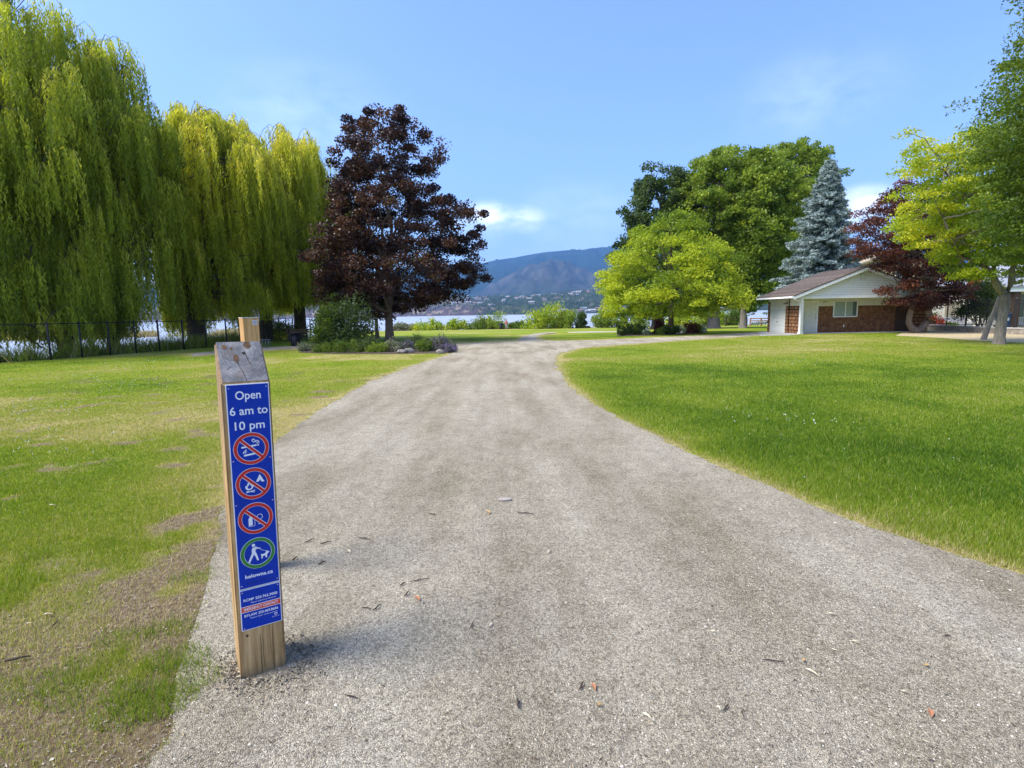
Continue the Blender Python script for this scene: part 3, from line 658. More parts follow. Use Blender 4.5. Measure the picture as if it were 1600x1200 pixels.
# --- willows
def willow(x_px, y_px, D, rows, seed, label, trunks, ncas, m, low, gap=None, per_cas=56, vb=0., slen=(1.6, 4.6)):
    rs = np.random.RandomState(seed); tx = X_at(x_px, D, y_px); z0 = zl(tx, D)
    t = empty('weeping_willow', (tx, D, z0), 0, label, 'willow tree', 'weeping willows along the lakeside fence')
    prof = profile(tx, D, rows)
    P, u = crown_points(prof, ncas, rs, .5, .5, seed, .8)
    mb = MB()
    H = P[:, 2].max()
    tops = []
    for (dx, dy, r, lx) in trunks:
        th = rs.uniform(3.0, 4.2)
        mb.tube([(dx, dy, -.8), (dx, dy, 0), (dx+lx*.12, dy, .5), (dx+lx*.5, dy, th*.5), (dx+lx, dy, th)], [r*1.5, r*1.2, r*.92, r*.8, r*.7], 12); tops.append((dx+lx, dy, th, r))
    nodes = []
    for (a, b_, c, r) in tops:
        for k in range(6):
            tgt = P[rs.randint(len(P))]*np.array([.6, .6, .92]); tgt[2] = max(tgt[2]-z0, c+2)
            nodes += [np.array(q) for q in limb(mb, (a, b_, c), tgt, r*.5, .05, rs, .12, 7, 8)]
    nodes = np.array(nodes)
    C = []; U = []; VV = []
    P2, _u = crown_points(prof, int(ncas*1.1), rs, .78, .55, seed+5, .85)
    for i, p in enumerate(np.concatenate([P, P2])):
        fine_ = i >= len(P)
        p = p.copy(); p[2] -= z0
        hd = math.atan2(p[1], p[0])+rs.normal()*.5; d = np.array([math.cos(hd), math.sin(hd)])
        Lb = rs.uniform(.7, 1.7); cb = rs.rand(); wide = rs.uniform(.05, .13) if fine_ else rs.uniform(.12, .28)
        if fine_: Lb *= .8
        root = np.array([p[0]-d[0]*Lb*.9, p[1]-d[1]*Lb*.9, p[2]-rs.uniform(.5, 1.3)])
        apex = np.array([p[0]-d[0]*.1, p[1]-d[1]*.1, p[2]+rs.uniform(.1, .5)]); tip = np.array([p[0]+d[0]*Lb*.55, p[1]+d[1]*Lb*.55, p[2]-rs.uniform(.3, .9)])
        s = nodes[np.argmin(np.linalg.norm(nodes-root, axis=1)+.8*np.maximum(0, nodes[:, 2]-root[2]))]
        if rs.rand() < .5: limb(mb, s, root, .06, .035, rs, .12, 4, 4)
        bz = lambda t_: (1-t_)**2*root+2*t_*(1-t_)*(2*apex-.5*root-.5*tip)+t_*t_*tip
        mb.tube([bz(q) for q in (0, .25, .5, .75, 1)], [.020, .016, .012, .008, .003], 4, cap=False)
        cad = rs.uniform(.55, 1.25)*(.75 if fine_ else 1)
        for k in range(18 if fine_ else int(per_cas*rs.uniform(.5, 1.2))):
            tq = .06+.94*rs.rand()**.8; q0 = bz(tq)
            x0, y0 = q0[0]+rs.normal()*wide*.7, q0[1]+rs.normal()*wide*.7; zz0 = q0[2]-rs.rand()*.12-abs(rs.normal())*.10
            Ls = rs.uniform(*slen)*cad*(1.5 if p[2] < 5.5 else 1)
            lowz = low(tx+x0) + rs.uniform(-.25, .9)
            Ls = min(Ls, zz0+z0-lowz)
            if Ls < .4: continue
            if gap is not None and gap(tx+x0, D+y0, zz0+z0-Ls, rs): continue
            n = int(Ls/.09)+3; s_ = (np.arange(n)+rs.rand(n))/n
            sway = rs.normal(size=2)*.04*Ls; a = hd+rs.normal()*.6
            q = np.stack([x0+sway[0]*s_**2+rs.normal(size=n)*.035+math.cos(a)*.16*np.sqrt(s_), y0+sway[1]*s_**2+rs.normal(size=n)*.035+math.sin(a)*.16*np.sqrt(s_), zz0-Ls*s_], 1)
            uu = np.stack([rs.normal(size=n)*.42, rs.normal(size=n)*.42, -np.ones(n)], 1); uu /= np.linalg.norm(uu, axis=1)[:, None]
            C.append(q); U.append(uu); VV.append(.36*cb+.10*rs.rand()+.22*rs.rand(n)+.46*(1-s_)**1.3*(rs.rand() < .85)+vb-.04+(.12 if fine_ else 0))  # strands paler towards the top: sunlit bough tops put into the leaf colour
    mb.build('trunk', M_bark['dark'], t)
    C = np.concatenate(C); U = np.concatenate(U); V, F = leaf_quads(C, .21, .052, rs, u=U)
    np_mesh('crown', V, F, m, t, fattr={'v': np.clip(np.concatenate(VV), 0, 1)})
    return len(C)
def gapf(px0, px1, pz, keepp):
    def f(X, Y, Z, rs):
        q = 800+857*X/Y
        return px0 < q < px1 and Z < pz and rs.rand() > keepp
    return f
nl = 0
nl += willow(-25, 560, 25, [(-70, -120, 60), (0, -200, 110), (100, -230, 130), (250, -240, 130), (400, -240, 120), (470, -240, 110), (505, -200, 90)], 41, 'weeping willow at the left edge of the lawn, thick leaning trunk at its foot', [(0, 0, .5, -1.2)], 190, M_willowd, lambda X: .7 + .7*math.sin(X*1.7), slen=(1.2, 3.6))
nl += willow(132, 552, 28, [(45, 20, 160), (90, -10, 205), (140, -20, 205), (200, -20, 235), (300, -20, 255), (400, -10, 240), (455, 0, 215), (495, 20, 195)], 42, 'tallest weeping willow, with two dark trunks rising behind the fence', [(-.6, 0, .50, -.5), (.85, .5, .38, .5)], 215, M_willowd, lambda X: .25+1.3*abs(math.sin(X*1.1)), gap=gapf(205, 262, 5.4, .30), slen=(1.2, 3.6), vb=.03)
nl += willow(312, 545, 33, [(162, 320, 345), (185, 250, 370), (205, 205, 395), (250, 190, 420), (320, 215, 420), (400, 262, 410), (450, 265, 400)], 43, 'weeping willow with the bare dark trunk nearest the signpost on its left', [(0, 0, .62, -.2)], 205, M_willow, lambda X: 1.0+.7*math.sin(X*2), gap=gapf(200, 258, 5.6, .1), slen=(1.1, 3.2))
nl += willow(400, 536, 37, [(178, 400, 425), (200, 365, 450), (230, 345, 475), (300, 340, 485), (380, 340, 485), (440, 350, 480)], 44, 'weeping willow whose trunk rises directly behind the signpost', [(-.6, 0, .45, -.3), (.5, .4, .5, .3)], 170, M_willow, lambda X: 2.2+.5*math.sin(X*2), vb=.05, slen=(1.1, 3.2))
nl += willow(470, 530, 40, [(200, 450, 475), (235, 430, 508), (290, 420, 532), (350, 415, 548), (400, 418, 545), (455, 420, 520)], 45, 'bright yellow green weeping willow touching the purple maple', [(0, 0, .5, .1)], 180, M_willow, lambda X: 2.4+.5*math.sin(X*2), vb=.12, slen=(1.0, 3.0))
print('willow leaves', nl)

# ------------------------------------------------------------------ lawn blades, clover, stones (uncountable)
def blades(name, label, cells, mat_, seed, cat):
    """cells: (x, y, height, width) arrays of single blades"""
    rs = np.random.RandomState(seed); x, y, h, w, v = cells; n = len(x)
    a = rs.rand(n)*2*np.pi; lean = rs.normal(size=(n, 2))*(.42*h)[:, None]; z = zland(x, y)
    b1 = np.stack([x-np.cos(a)*w/2, y-np.sin(a)*w/2, z-.004], 1); b2 = np.stack([x+np.cos(a)*w/2, y+np.sin(a)*w/2, z-.004], 1)
    tp = np.stack([x+lean[:, 0], y+lean[:, 1], z+h], 1)
    V = np.stack([b1, b2, tp], 1).reshape(-1, 3)
    o = np_mesh(name, V, np.arange(3*n).reshape(n, 3), mat_, fattr={'v': v})
    return tag(o, label, cat, kind='stuff')
def scatter(n, y0, y1, power, rs, half=1.08):
    """random ground points in the wedge the lens takes in (with margin to both sides), thinning with distance"""
    u = rs.rand(n); y = (y0**(1-power)+u*(y1**(1-power)-y0**(1-power)))**(1/(1-power)) if power != 1 else y0*(y1/y0)**u
    x = (rs.rand(n)*2-1)*half*(y+.8); return x, y
rs = np.random.RandomState(99)
X1, Y1 = scatter(1500000, 1.3, 36, 1.0, rs)
keep = (X1 > -26) & (X1 < 27.5) & ~inside(X1, Y1, OUT); X1, Y1 = X1[keep], Y1[keep]
d1 = np.zeros(len(X1)); k = (Y1 < 12) & (X1 < 1); d1[k] = dirt_mask(X1[k], Y1[k])
ed = edge_dist(X1, Y1, OUT)
mound = fbm(X1*3.5, Y1*3.5, 77, 3)
keep = (rs.rand(len(X1)) > d1*.80) & (shore_dist(X1, Y1) > .8) & ~((X1 > HX-.6) & (Y1 > HY-.4)) & ~(inside(X1, Y1, np.array(mul)))
X1, Y1, ed, mound, d1 = X1[keep], Y1[keep], ed[keep], mound[keep], d1[keep]
r = np.hypot(X1, Y1)
yv = yellow(X1, Y1)+rs.normal(size=len(X1))*.21 + .45*d1
yv = np.where(rs.rand(len(X1)) < .035, yv+.6, yv)
rightside = X1 > 0
h = (.017+.020*mound+.011*rs.rand(len(X1)))*np.where(rightside, 1.5, 1.0)*np.clip(.65+ed*1.6, .65, 1)*(1-.35*d1)
w = np.clip(.0018+.00085*r, .003, .03); h = h*np.clip(1.15-r*.035, .42, 1.0)
M_blade = leaf_mat('grass_blade', [(0, (.040, .100, .006)), (.3, (.125, .215, .011)), (.55, (.235, .305, .022)), (.8, (.31, .32, .050)), (.95, (.46, .39, .16)), (1, (.55, .46, .25))], .38)
blades('grass', 'mown green and yellow grass of the park lawns', (X1, Y1, h, w, np.clip(yv*.86+.04, 0, 1)), M_blade, 5, 'grass')
# long tufts on the ragged left verge
tx_, ty_, th_, tw_, tv_ = [], [], [], [], []
for (px_, py_, rad_, cnt) in [(262, 1068, .10, 800), (240, 1098, .08, 600), (275, 1030, .07, 450), (205, 1112, .08, 450), (268, 985, .06, 250), (150, 1040, .07, 250), (190, 1000, .07, 250), (120, 1085, .08, 300), (300, 905, .06, 200), (45, 1075, .08, 300), (60, 870, .05, 200), (170, 850, .06, 200)]:
    c = gd(px_, py_); a_ = rs.rand(cnt)*6.28; q = rad_*np.sqrt(rs.rand(cnt))*1.5
    tx_.append(c[0]+np.cos(a_)*q*1.5); ty_.append(c[1]+np.sin(a_)*q); th_.append(rs.uniform(.025, .07, cnt)); tw_.append(np.full(cnt, .0032)); tv_.append(np.clip(rs.normal(.42, .2, cnt), 0, 1))
blades('grass_tufts', 'longer grass tufts on the worn verge left of the path', tuple(np.concatenate(q) for q in (tx_, ty_, th_, tw_, tv_)), M_blade, 6, 'grass')
# dry straw fringe along the path edges
pp = np.array(path_pts); sel = (np.hypot(pp[:, 0], pp[:, 1]) < 26) & (pp[:, 1] > 1)
ps = pp[sel]; ps = np.repeat(ps, 26, 0); ps = ps + rs.normal(size=ps.shape)*(.012+.0022*np.hypot(ps[:, 0], ps[:, 1]))[:, None]
rr_ = np.hypot(ps[:, 0], ps[:, 1])
blades('edge_grass', 'thin dry grass fringe along the gravel edge', (ps[:, 0], ps[:, 1], rs.uniform(.008, .03, len(ps))+.0006*rr_, .002+.0008*rr_, np.clip(rs.normal(.72, .2, len(ps)), 0, 1)), M_blade, 8, 'grass')
# clover heads
M_clover = mat('clover_white', (.60, .60, .50), .9)
cx, cy = [], []
for (px_, py_, sx, sy, cnt) in [(190, 576, 38, 5, 170), (240, 566, 30, 2, 80), (120, 592, 60, 8, 160), (40, 640, 40, 14, 120), (205, 604, 30, 3, 60), (1190, 656, 32, 3, 22), (1260, 664, 30, 3, 10), (1250, 566, 20, 3, 60), (60, 700, 50, 20, 50), (1350, 690, 90, 25, 8)]:
    for i in range(cnt):
        p = gd(px_+rs.normal()*sx, py_+rs.normal()*sy)
        if not inside(np.array([p[0]]), np.array([p[1]]), OUT)[0]: cx.append(p[0]); cy.append(p[1])
C = np.stack([cx, cy, .045+.02*rs.rand(len(cx))], 1); C = C+rs.normal(size=C.shape)*np.array([.25, .5, 0]); C = np.repeat(C, 2, 0)+rs.normal(size=(len(C)*2, 3))*.005
V, F = leaf_quads(C, .017, .015, rs); tag(np_mesh('clover', V, F, M_clover), 'white clover flowers scattered in the lawns', 'clover', kind='stuff')

# loose stones on the path
M_stone = leaf_mat('loose_stone', [(0, (.05, .042, .034)), (.3, (.17, .145, .105)), (.6, (.32, .28, .20)), (.85, (.44, .395, .30)), (1, (.58, .54, .43))], 0, .9)
def stones(n, y0, y1, s0, s1, seed, pw=1.6):
    rs = np.random.RandomState(seed); x, y = scatter(n*3, y0, y1, pw, rs, 1.02)
    pin = inside(x, y, OUT); nearby = (x < 0) & (y < 7) & (dirt_mask(x, y) > .4) & (rs.rand(len(x)) < .22)
    k = (pin | nearby) & (fbm(x*.9, y*.5, 120, 3)+.25*rs.rand(len(x)) > .5); x, y = x[k][:n], y[k][:n]; n = len(x)
    s = s0*(s1/s0)**(rs.rand(n)**2.6)
    base = np.array([[1, 0, 0], [0, 1, 0], [-1, 0, 0], [0, -1, 0], [0, 0, .62]]); a = rs.rand(n)*6.28
    B = base[None]*rs.uniform(.65, 1.2, (n, 5, 3)); ca, sa = np.cos(a)[:, None], np.sin(a)[:, None]
    V = np.stack([B[:, :, 0]*ca-B[:, :, 1]*sa*.75, B[:, :, 0]*sa+B[:, :, 1]*ca*.75, B[:, :, 2]-.06], 2)*s[:, None, None]*.5
    V += np.stack([x, y, np.full(n, .007)], 1)[:, None, :]
    F = (np.arange(n)*5)[:, None, None]+np.array([[0, 1, 4], [1, 2, 4], [2, 3, 4], [3, 0, 4]])[None]
    return V.reshape(-1, 3), F.reshape(-1, 3), np.repeat(np.clip(rs.normal(.55, .26, n), 0, 1), 4)
V, F, v = stones(150000, 1.4, 9.0, .003, .012, 5, 1.3)
tag(np_mesh('loose_gravel', V, F, M_stone, fattr={'v': v}), 'fine loose stones lying on the gravel path', 'gravel', kind='stuff')
V, F, v = stones(1500, 1.4, 8.0, .010, .026, 9, 1.2)
tag(np_mesh('coarse_gravel', V, F, M_stone, fattr={'v': v}), 'larger pebbles scattered through the gravel path', 'gravel', kind='stuff')
bits = 3200; x, y = scatter(bits, 1.4, 12, 1.3, rs, 1.0); C = np.stack([x, y, np.full(bits, .013)], 1)
uu = rand_unit(bits, rs)*np.array([1, 1, .12]); V, F = leaf_quads(C, .030, .004, rs, u=uu, flat=2)
tag(np_mesh('leaf_litter', V, F, leaf_mat('litter', [(0, (.04, .028, .018)), (.6, (.14, .09, .05)), (.85, (.38, .28, .15)), (1, (.6, .52, .36))], 0, .9), fattr={'v': rs.rand(bits)}), 'tiny bits of dry leaf and bark strewn over the path', 'litter', kind='stuff')

# single twigs, leaves and the flat stone
M_twig = mat('twig_bark', (.055, .038, .026), .9, bump=.5, bscale=60)
M_dry = [mat('dry_leaf_pale', (.62, .54, .36), .8), mat('dry_leaf_rust', (.38, .17, .08), .8), mat('dry_leaf_ochre', (.40, .26, .10), .8)]
def ground_pt(px_, py_, z=.012): p = gd(px_, py_); return Vector((p[0], p[1], z))
for (xa, ya, xb, yb, r_) in [(476, 851, 492, 844, .005), (500, 853, 518, 849, .006), (457, 879, 465, 873, .007), (497, 885, 510, 880, .007), (560, 842, 580, 846, .004), (625, 918, 634, 914, .006), (632, 935, 640, 927, .006), (640, 912, 672, 907, .004), (583, 957, 596, 948, .006), (565, 952, 580, 955, .004), (670, 805, 682, 807, .005), (905, 1082, 912, 1070, .006), (735, 985, 741, 974, .005), (1191, 1035, 1226, 1039, .004), (1475, 997, 1485, 998, .006), (808, 803, 835, 806, .005), (8, 1038, 48, 1030, .009), (90, 972, 82, 986, .005), (540, 1090, 560, 1096, .004), (1130, 1115, 1138, 1106, .005), (808, 1097, 811, 1113, .007)]:
    a, b_ = ground_pt(xa, ya), ground_pt(xb, yb); L = (b_-a).length; side = Vector((-(b_-a).y, (b_-a).x, 0)).normalized()
    m = MB(); c0 = (a+b_)/2; k = random.uniform(-.06, .06)*L
    m.tube([a-c0, (a-c0)*.4+side*k, (b_-c0)*.3-side*k*.6+Vector((0, 0, .003)), b_-c0], [r_*.45, r_*.75, r_*.65, r_*.3], 6)
    if L > .10: m.tube([(a-c0)*.35+side*k, (a-c0)*.0+side*L*.16], [r_*.6, r_*.25], 5)
    o = m.build('twig', M_twig); o.location = c0+Vector((0, 0, r_*.6)); tag(o, 'thin dark twig lying on the ground', 'twig', 'twigs on and beside the gravel path')
for (xa, ya, xb, yb, w_, mi) in [(543, 862, 548, 868, .012, 0), (1256, 1048, 1282, 1063, .009, 0), (1290, 962, 1312, 966, .007, 0), (1328, 1005, 1346, 1010, .005, 0), (1108, 990, 1124, 993, .006, 0), (1002, 1118, 1020, 1131, .010, 0), (1451, 1112, 1456, 1128, .016, 1), (924, 1071, 931, 1086, .014, 1), (1252, 1036, 1260, 1038, .018, 2), (1443, 1044, 1453, 1046, .016, 2), (648, 934, 657, 944, .016, 1), (764, 984, 770, 975, .010, 0), (932, 1106, 942, 1108, .012, 2), (760, 800, 766, 806, .022, 2), (855, 868, 860, 862, .010, 0), (1405, 1084, 1424, 1090, .006, 0), (1118, 1108, 1127, 1116, .008, 0), (1300, 820, 1312, 823, .010, 0), (75, 791, 90, 793, .012, 0), (65, 965, 85, 963, .010, 0), (320, 952, 330, 948, .012, 0)]:
    a, b_ = ground_pt(xa, ya), ground_pt(xb, yb); c0 = (a+b_)/2; d = (b_-a)/2; d = d*.85; s_ = Vector((-d.y, d.x, 0)).normalized()*w_*.7
    m = MB(); up = Vector((0, 0, .004)); pts = [-d, -d*.4+s_+up*1.5, d*.3+s_*.85+up, d, d*.3-s_*.7+up*2, -d*.4-s_*.8+up]
    for i in range(1, 5): m.poly([pts[0], pts[i], pts[i+1]])
    o = m.build('fallen_leaf', M_dry[mi]); md = o.modifiers.new('t', 'SOLIDIFY'); md.thickness = .0008
    o.location = c0+Vector((0, 0, .004)); tag(o, ['pale straw coloured dry leaf lying flat', 'rust red curled dry leaf', 'ochre brown dry leaf'][mi]+' on the ground', 'leaf', ['pale', 'rust red', 'ochre'][mi]+' fallen leaves')
p = gd(788, 783); m = MB(); m.prism([(-.055, -.022), (-.05, .03), (.01, .034), (.062, .02), (.056, -.016), (0, -.03)], 'z', 0, .016)
o = m.build('flat_stone', mat('slab_stone', (.36, .31, .25), .9, bump=.4, bscale=80)); o.location = (p[0], p[1], .007); md = o.modifiers.new('b', 'BEVEL'); md.width = .003
tag(o, 'flat grey brown stone chip in the middle of the path', 'stone')

# ------------------------------------------------------------------ sign post in the foreground
def wood(name, c1, c2, grain='Z', s=1.0, weather=None):
    m = bpy.data.materials.new(name); m.use_nodes = True; t = m.node_tree; b = t.nodes['Principled BSDF']
    co = N(t, 'ShaderNodeTexCoord').outputs['Object']; mp = N(t, 'ShaderNodeMapping'); mp.inputs['Scale'].default_value = (38*s, 38*s, 1.6*s) if grain == 'Z' else (14*s, 14*s, 14*s)
    t.links.new(co, mp.inputs[0]); f = noise(t, mp.outputs[0], 1.0, 8, .7); g = noise(t, co, 3.2, 4, .6)
    c = ramp(t, f, [(.30, tuple(x*.42 for x in c1)), (.42, c1), (.60, c2), (.75, tuple(x*1.12 for x in c2))])
    c = mixc(t, .55, c, ramp(t, g, [(.35, (.55, .50, .44)), (.55, (1, 1, 1)), (.7, (1.15, 1.1, 1.0))]), 'MULTIPLY')
    if weather:
        sx = N(t, 'ShaderNodeSeparateXYZ'); t.links.new(co, sx.inputs[0]); mr = N(t, 'ShaderNodeMapRange'); mr.inputs[1].default_value = .0; mr.inputs[2].default_value = .06; mr.inputs[3].default_value = .55; mr.inputs[4].default_value = 0
        t.links.new(sx.outputs['Z'], mr.inputs[0]); c = mixc(t, mr.outputs[0], c, (.10, .08, .055))
        mr2 = N(t, 'ShaderNodeMapRange'); mr2.inputs[1].default_value = .9; mr2.inputs[2].default_value = 1.5; mr2.inputs[3].default_value = 0; mr2.inputs[4].default_value = .7
        t.links.new(sx.outputs['Z'], mr2.inputs[0]); c = mixc(t, mr2.outputs[0], c, weather)
    t.links.new(c, b.inputs['Base Color']); b.inputs['Roughness'].default_value = .85; b.inputs['Specular IOR Level'].default_value = .2
    bp = N(t, 'ShaderNodeBump'); bp.inputs['Strength'].default_value = .5; bp.inputs['Distance'].default_value = .004; t.links.new(f, bp.inputs['Height']); t.links.new(bp.outputs[0], b.inputs['Normal'])
    return m
M_post = wood('weathered_timber', (.34, .21, .085), (.60, .40, .18), weather=(.24, .18, .12))
m = bpy.data.materials.new('weathered_end_grain'); m.use_nodes = True; t = m.node_tree; b = t.nodes['Principled BSDF']; M_end = m
co = N(t, 'ShaderNodeTexCoord').outputs['Object']; mp = N(t, 'ShaderNodeMapping'); mp.inputs['Location'].default_value = (-.10, -.13, -.6); mp.inputs['Scale'].default_value = (1, .7, .45); t.links.new(co, mp.inputs[0])
wv = N(t, 'ShaderNodeTexWave', wave_type='RINGS', rings_direction='SPHERICAL'); wv.inputs['Scale'].default_value = 34; wv.inputs['Distortion'].default_value = 1.6; wv.inputs['Detail'].default_value = 4; wv.inputs['Detail Scale'].default_value = 2; t.links.new(mp.outputs[0], wv.inputs['Vector'])
g = noise(t, co, 14, 8, .7); g2 = noise(t, co, 26, 3, .5)
c = ramp(t, g, [(.28, (.055, .053, .052)), (.5, (.15, .148, .145)), (.72, (.29, .275, .25))])
c = mixc(t, .35, c, ramp(t, wv.outputs['Fac'], [(0, (.6, .6, .6)), (1, (1.15, 1.15, 1.15))]), 'MULTIPLY')
c = mixc(t, ramp(t, noise(t, co, 8, 3, .5), [(.60, (0, 0, 0)), (.75, (.6, .6, .6))]), c, (.17, .11, .07))
t.links.new(c, b.inputs['Base Color']); b.inputs['Roughness'].default_value = .9
bp = N(t, 'ShaderNodeBump'); bp.inputs['Strength'].default_value = .6; bp.inputs['Distance'].default_value = .004; t.links.new(g, bp.inputs['Height']); t.links.new(bp.outputs[0], b.inputs['Normal'])

PL = Vector((-1.2265, 2.2134, 0)); PA = math.radians(33.1)
post = empty('sign_post', PL, PA, 'square timber post with a sloped top and blue park rules sign', 'sign post')
post.rotation_euler = (Matrix.Rotation(.0184, 3, 'Y') @ Matrix.Rotation(PA, 3, 'Z')).to_euler()
W = .189; ZF, ZB = 1.334, 1.501
m = MB(); bm = m.bm
vs = [bm.verts.new(p) for p in [(0, 0, -.4), (W, 0, -.4), (W, W, -.4), (0, W, -.4), (0, 0, ZF), (W, 0, ZF), (W, W, ZB), (0, W, ZB)]]
for f, mi in (((0, 1, 5, 4), 0), ((1, 2, 6, 5), 0), ((2, 3, 7, 6), 0), ((3, 0, 4, 7), 0), ((4, 5, 6, 7), 1), ((3, 2, 1, 0), 0)):
    bm.faces.new([vs[i] for i in f]).material_index = mi
bmesh.ops.bevel(bm, geom=list(bm.edges), offset=.007, segments=2, affect='EDGES')
post_timber = m.build('timber', [M_post, M_end], post)
# drying cracks and knots
M_crack = mat('crack', (.02, .015, .01), 1)
m = MB()
for (x, z0_, z1_, w_) in [(.088, .0, .20, .0022), (.098, .02, .19, .0015), (.138, .01, .21, .0014), (.187, .3, 1.25, .0012)]:
    pts = [(x+random.uniform(-.0015, .0015), -.0008, z0_+(z1_-z0_)*i/8) for i in range(9)]
    for i in range(8): m.poly([(pts[i][0]-w_*(.3 if i == 0 else 1)/2, -.0006, pts[i][2]), (pts[i][0]+w_/2, -.0006, pts[i][2]), (pts[i+1][0]+w_*(.2 if i == 7 else 1)/2, -.0006, pts[i+1][2]), (pts[i+1][0]-w_/2, -.0006, pts[i+1][2])])
for (y, z0_, z1_, w_) in [(.10, .2, 1.38, .004), (.055, .55, 1.2, .002)]:
    pts = [(y+random.uniform(-.003, .003), z0_+(z1_-z0_)*i/12) for i in range(13)]
    for i in range(12): m.poly([(-.0007, pts[i][0]-w_/2, pts[i][1]), (-.0007, pts[i][0]+w_/2, pts[i][1]), (-.0007, pts[i+1][0]+w_/2, pts[i+1][1]), (-.0007, pts[i+1][0]-w_/2, pts[i+1][1])])
sl_ = lambda u, v: (u, v*W, ZF+(ZB-ZF)*v+.0012)   # on the sloped top
for pl in ([(.10, .02), (.092, .20), (.078, .42), (.082, .60)], [(.02, .62), (.05, .52), (.075, .50)], [(.112, .72), (.12, .50), (.128, .38)], [(.148, .66), (.17, .60), (.19, .63)], [(.03, .30), (.05, .38)]):
    for i in range(len(pl)-1):
        a, b_ = pl[i], pl[i+1]; m.poly([sl_(a[0]-.0012, a[1]), sl_(a[0]+.0012, a[1]), sl_(b_[0]+.0010, b_[1]), sl_(b_[0]-.0010, b_[1])])
m.build('crack', M_crack, post_timber)['kind'] = 'stuff'
M_knot = mat('knot', (.10, .055, .025), .9, var=.5, vscale=60)
for (u, v, a_, b_) in [(.036, .84, .010, .06), (.075, .55, .011, .11), (.128, .88, .016, .10), (.108, .68, .007, .035), (.062, .80, .006, .03)]:
    m = MB(); pts = [sl_(u+a_*math.cos(k*.524)*random.uniform(.75, 1.1), v+b_*math.sin(k*.524)*random.uniform(.75, 1.1)) for k in range(12)]
    m.poly([(p[0], p[1], p[2]+.0003) for p in pts]); m.build('knot', M_knot if u != .108 else M_crack, post_timber)
m = MB(); m.tube([(.035, -.002, .205), (.035, -.0002, .205)], .006, 10); m.build('knot', M_knot, post_timber)
# sign plates
M_blue = mat('sign_blue', (.001, .034, .35), .45, .2, bump=.04, bscale=8, var=.10, vscale=9)
M_white = mat('sign_white', (.78, .80, .82), .4, .5); M_red = mat('sign_red', (.55, .012, .012), .38, .5); M_green2 = mat('sign_green', (.02, .21, .035), .38, .5)
M_orange = mat('sign_orange_red', (.66, .055, .02), .38, .5); M_navy = mat('faded_ink', (.004, .014, .12), .5); M_alu = mat('screw_metal', (.55, .57, .6), .35, .5, 1)
X0, X1s = .0155, .1815; XC = (X0+X1s)/2
def plate(parent, z0_, z1_):
    m = MB(); m.box(X0, X1s, -.0035, -.0002, z0_, z1_, 0, .0006); b_ = m.build('plate', M_white, parent)
    m = MB(); m.box(X0+.0035, X1s-.0035, -.0046, -.0034, z0_+.0035, z1_-.0035); m.build('face', M_blue, parent)
board = empty('sign_panel', (0, 0, 0)); board.parent = post
small = empty('contact_panel', (0, 0, 0)); small.parent = post
plate(board, .424, 1.328); plate(small, .232, .421)
YF = -.0050
def text(parent, s, xc, zc, size, m, width=None, name='lettering', bold=0.0, align='CENTER', y=YF):
    cu = bpy.data.curves.new(name, 'FONT'); cu.body = s; cu.size = size; cu.align_x = align; cu.align_y = 'CENTER'; cu.offset = bold; cu.resolution_u = 4
    o = bpy.data.objects.new(name, cu); sc.collection.objects.link(o); bpy.context.view_layer.update()
    me = bpy.data.meshes.new_from_object(o); bpy.data.objects.remove(o)
    xs = [v.co.x for v in me.vertices]; w_ = max(xs)-min(xs); k = 1 if width is None else width/w_; mid_ = (max(xs)+min(xs))/2
    for v in me.vertices: v.co = Vector((xc+(v.co.x-mid_)*k, y, zc+v.co.y))
    me.materials.clear(); me.materials.append(m); return link(name, me, parent)
text(board, 'Open', XC, 1.278, .050, M_white, .098, bold=.0006)
text(board, '6 am to', XC, 1.212, .050, M_white, .146, bold=.0006)
text(board, '10 pm', XC, 1.148, .050, M_white, .116, bold=.0006)
def disc_ring(parent, zc, m_, R=.0685, r=.0555, slash=True):
    def ring(m, ra, rb, y, mi):
        n = 48
        for k in range(n):
            a, b_ = 2*math.pi*k/n, 2*math.pi*(k+1)/n
            m.poly([(XC+ra*math.cos(a), y, zc+ra*math.sin(a)), (XC+rb*math.cos(a), y, zc+rb*math.sin(a)), (XC+rb*math.cos(b_), y, zc+rb*math.sin(b_)), (XC+ra*math.cos(b_), y, zc+ra*math.sin(b_))], mi)
    m = MB(); ring(m, r-.0018, R+.0018, YF-.0002, 0)
    c, s_ = math.cos(math.radians(-45)), math.sin(math.radians(-45))
    def bar(hw, L, y, mi): m.poly([(XC+a*L*c-b_*hw*s_, y, zc+a*L*s_+b_*hw*c) for a, b_ in ((-1, -1), (1, -1), (1, 1), (-1, 1))], mi)
    if slash: bar(.0075, r, YF-.0016, 0)
    ring(m, r, R, YF-.0022, 1)
    if slash: bar(.0055, r+.001, YF-.0019, 1)
    return m.build('symbol_ring', [M_white, m_], parent)
def glyph(parent, polys, zc, m_=None, tubes=(), name='symbol', y=YF-.0005):
    m = MB(); k = .001
    for i, pl in enumerate(polys):
        tr = tessellate_polygon([[Vector((p[0], p[1], 0)) for p in pl]])
        for a in tr: m.poly([(XC+pl[j][0]*k, y-.0001*(i % 3), zc+pl[j][1]*k) for j in a])
    for pl, w_ in tubes:
        for i in range(len(pl)-1):
            a = Vector((pl[i][0], pl[i][1])); b_ = Vector((pl[i+1][0], pl[i+1][1])); d = (b_-a); L = d.length; d /= L; nrm = Vector((-d.y, d.x))*w_/2; e = d*w_*.2
            m.poly([(XC+p.x*k, y-.0001*(i % 2)-.0003, zc+p.y*k) for p in (a-nrm-e, b_-nrm+e, b_+nrm+e, a+nrm-e)])
    return m.build(name, m_ or M_white, parent)
C1, C2, C3, C4 = 1.048, .893, .737, .578
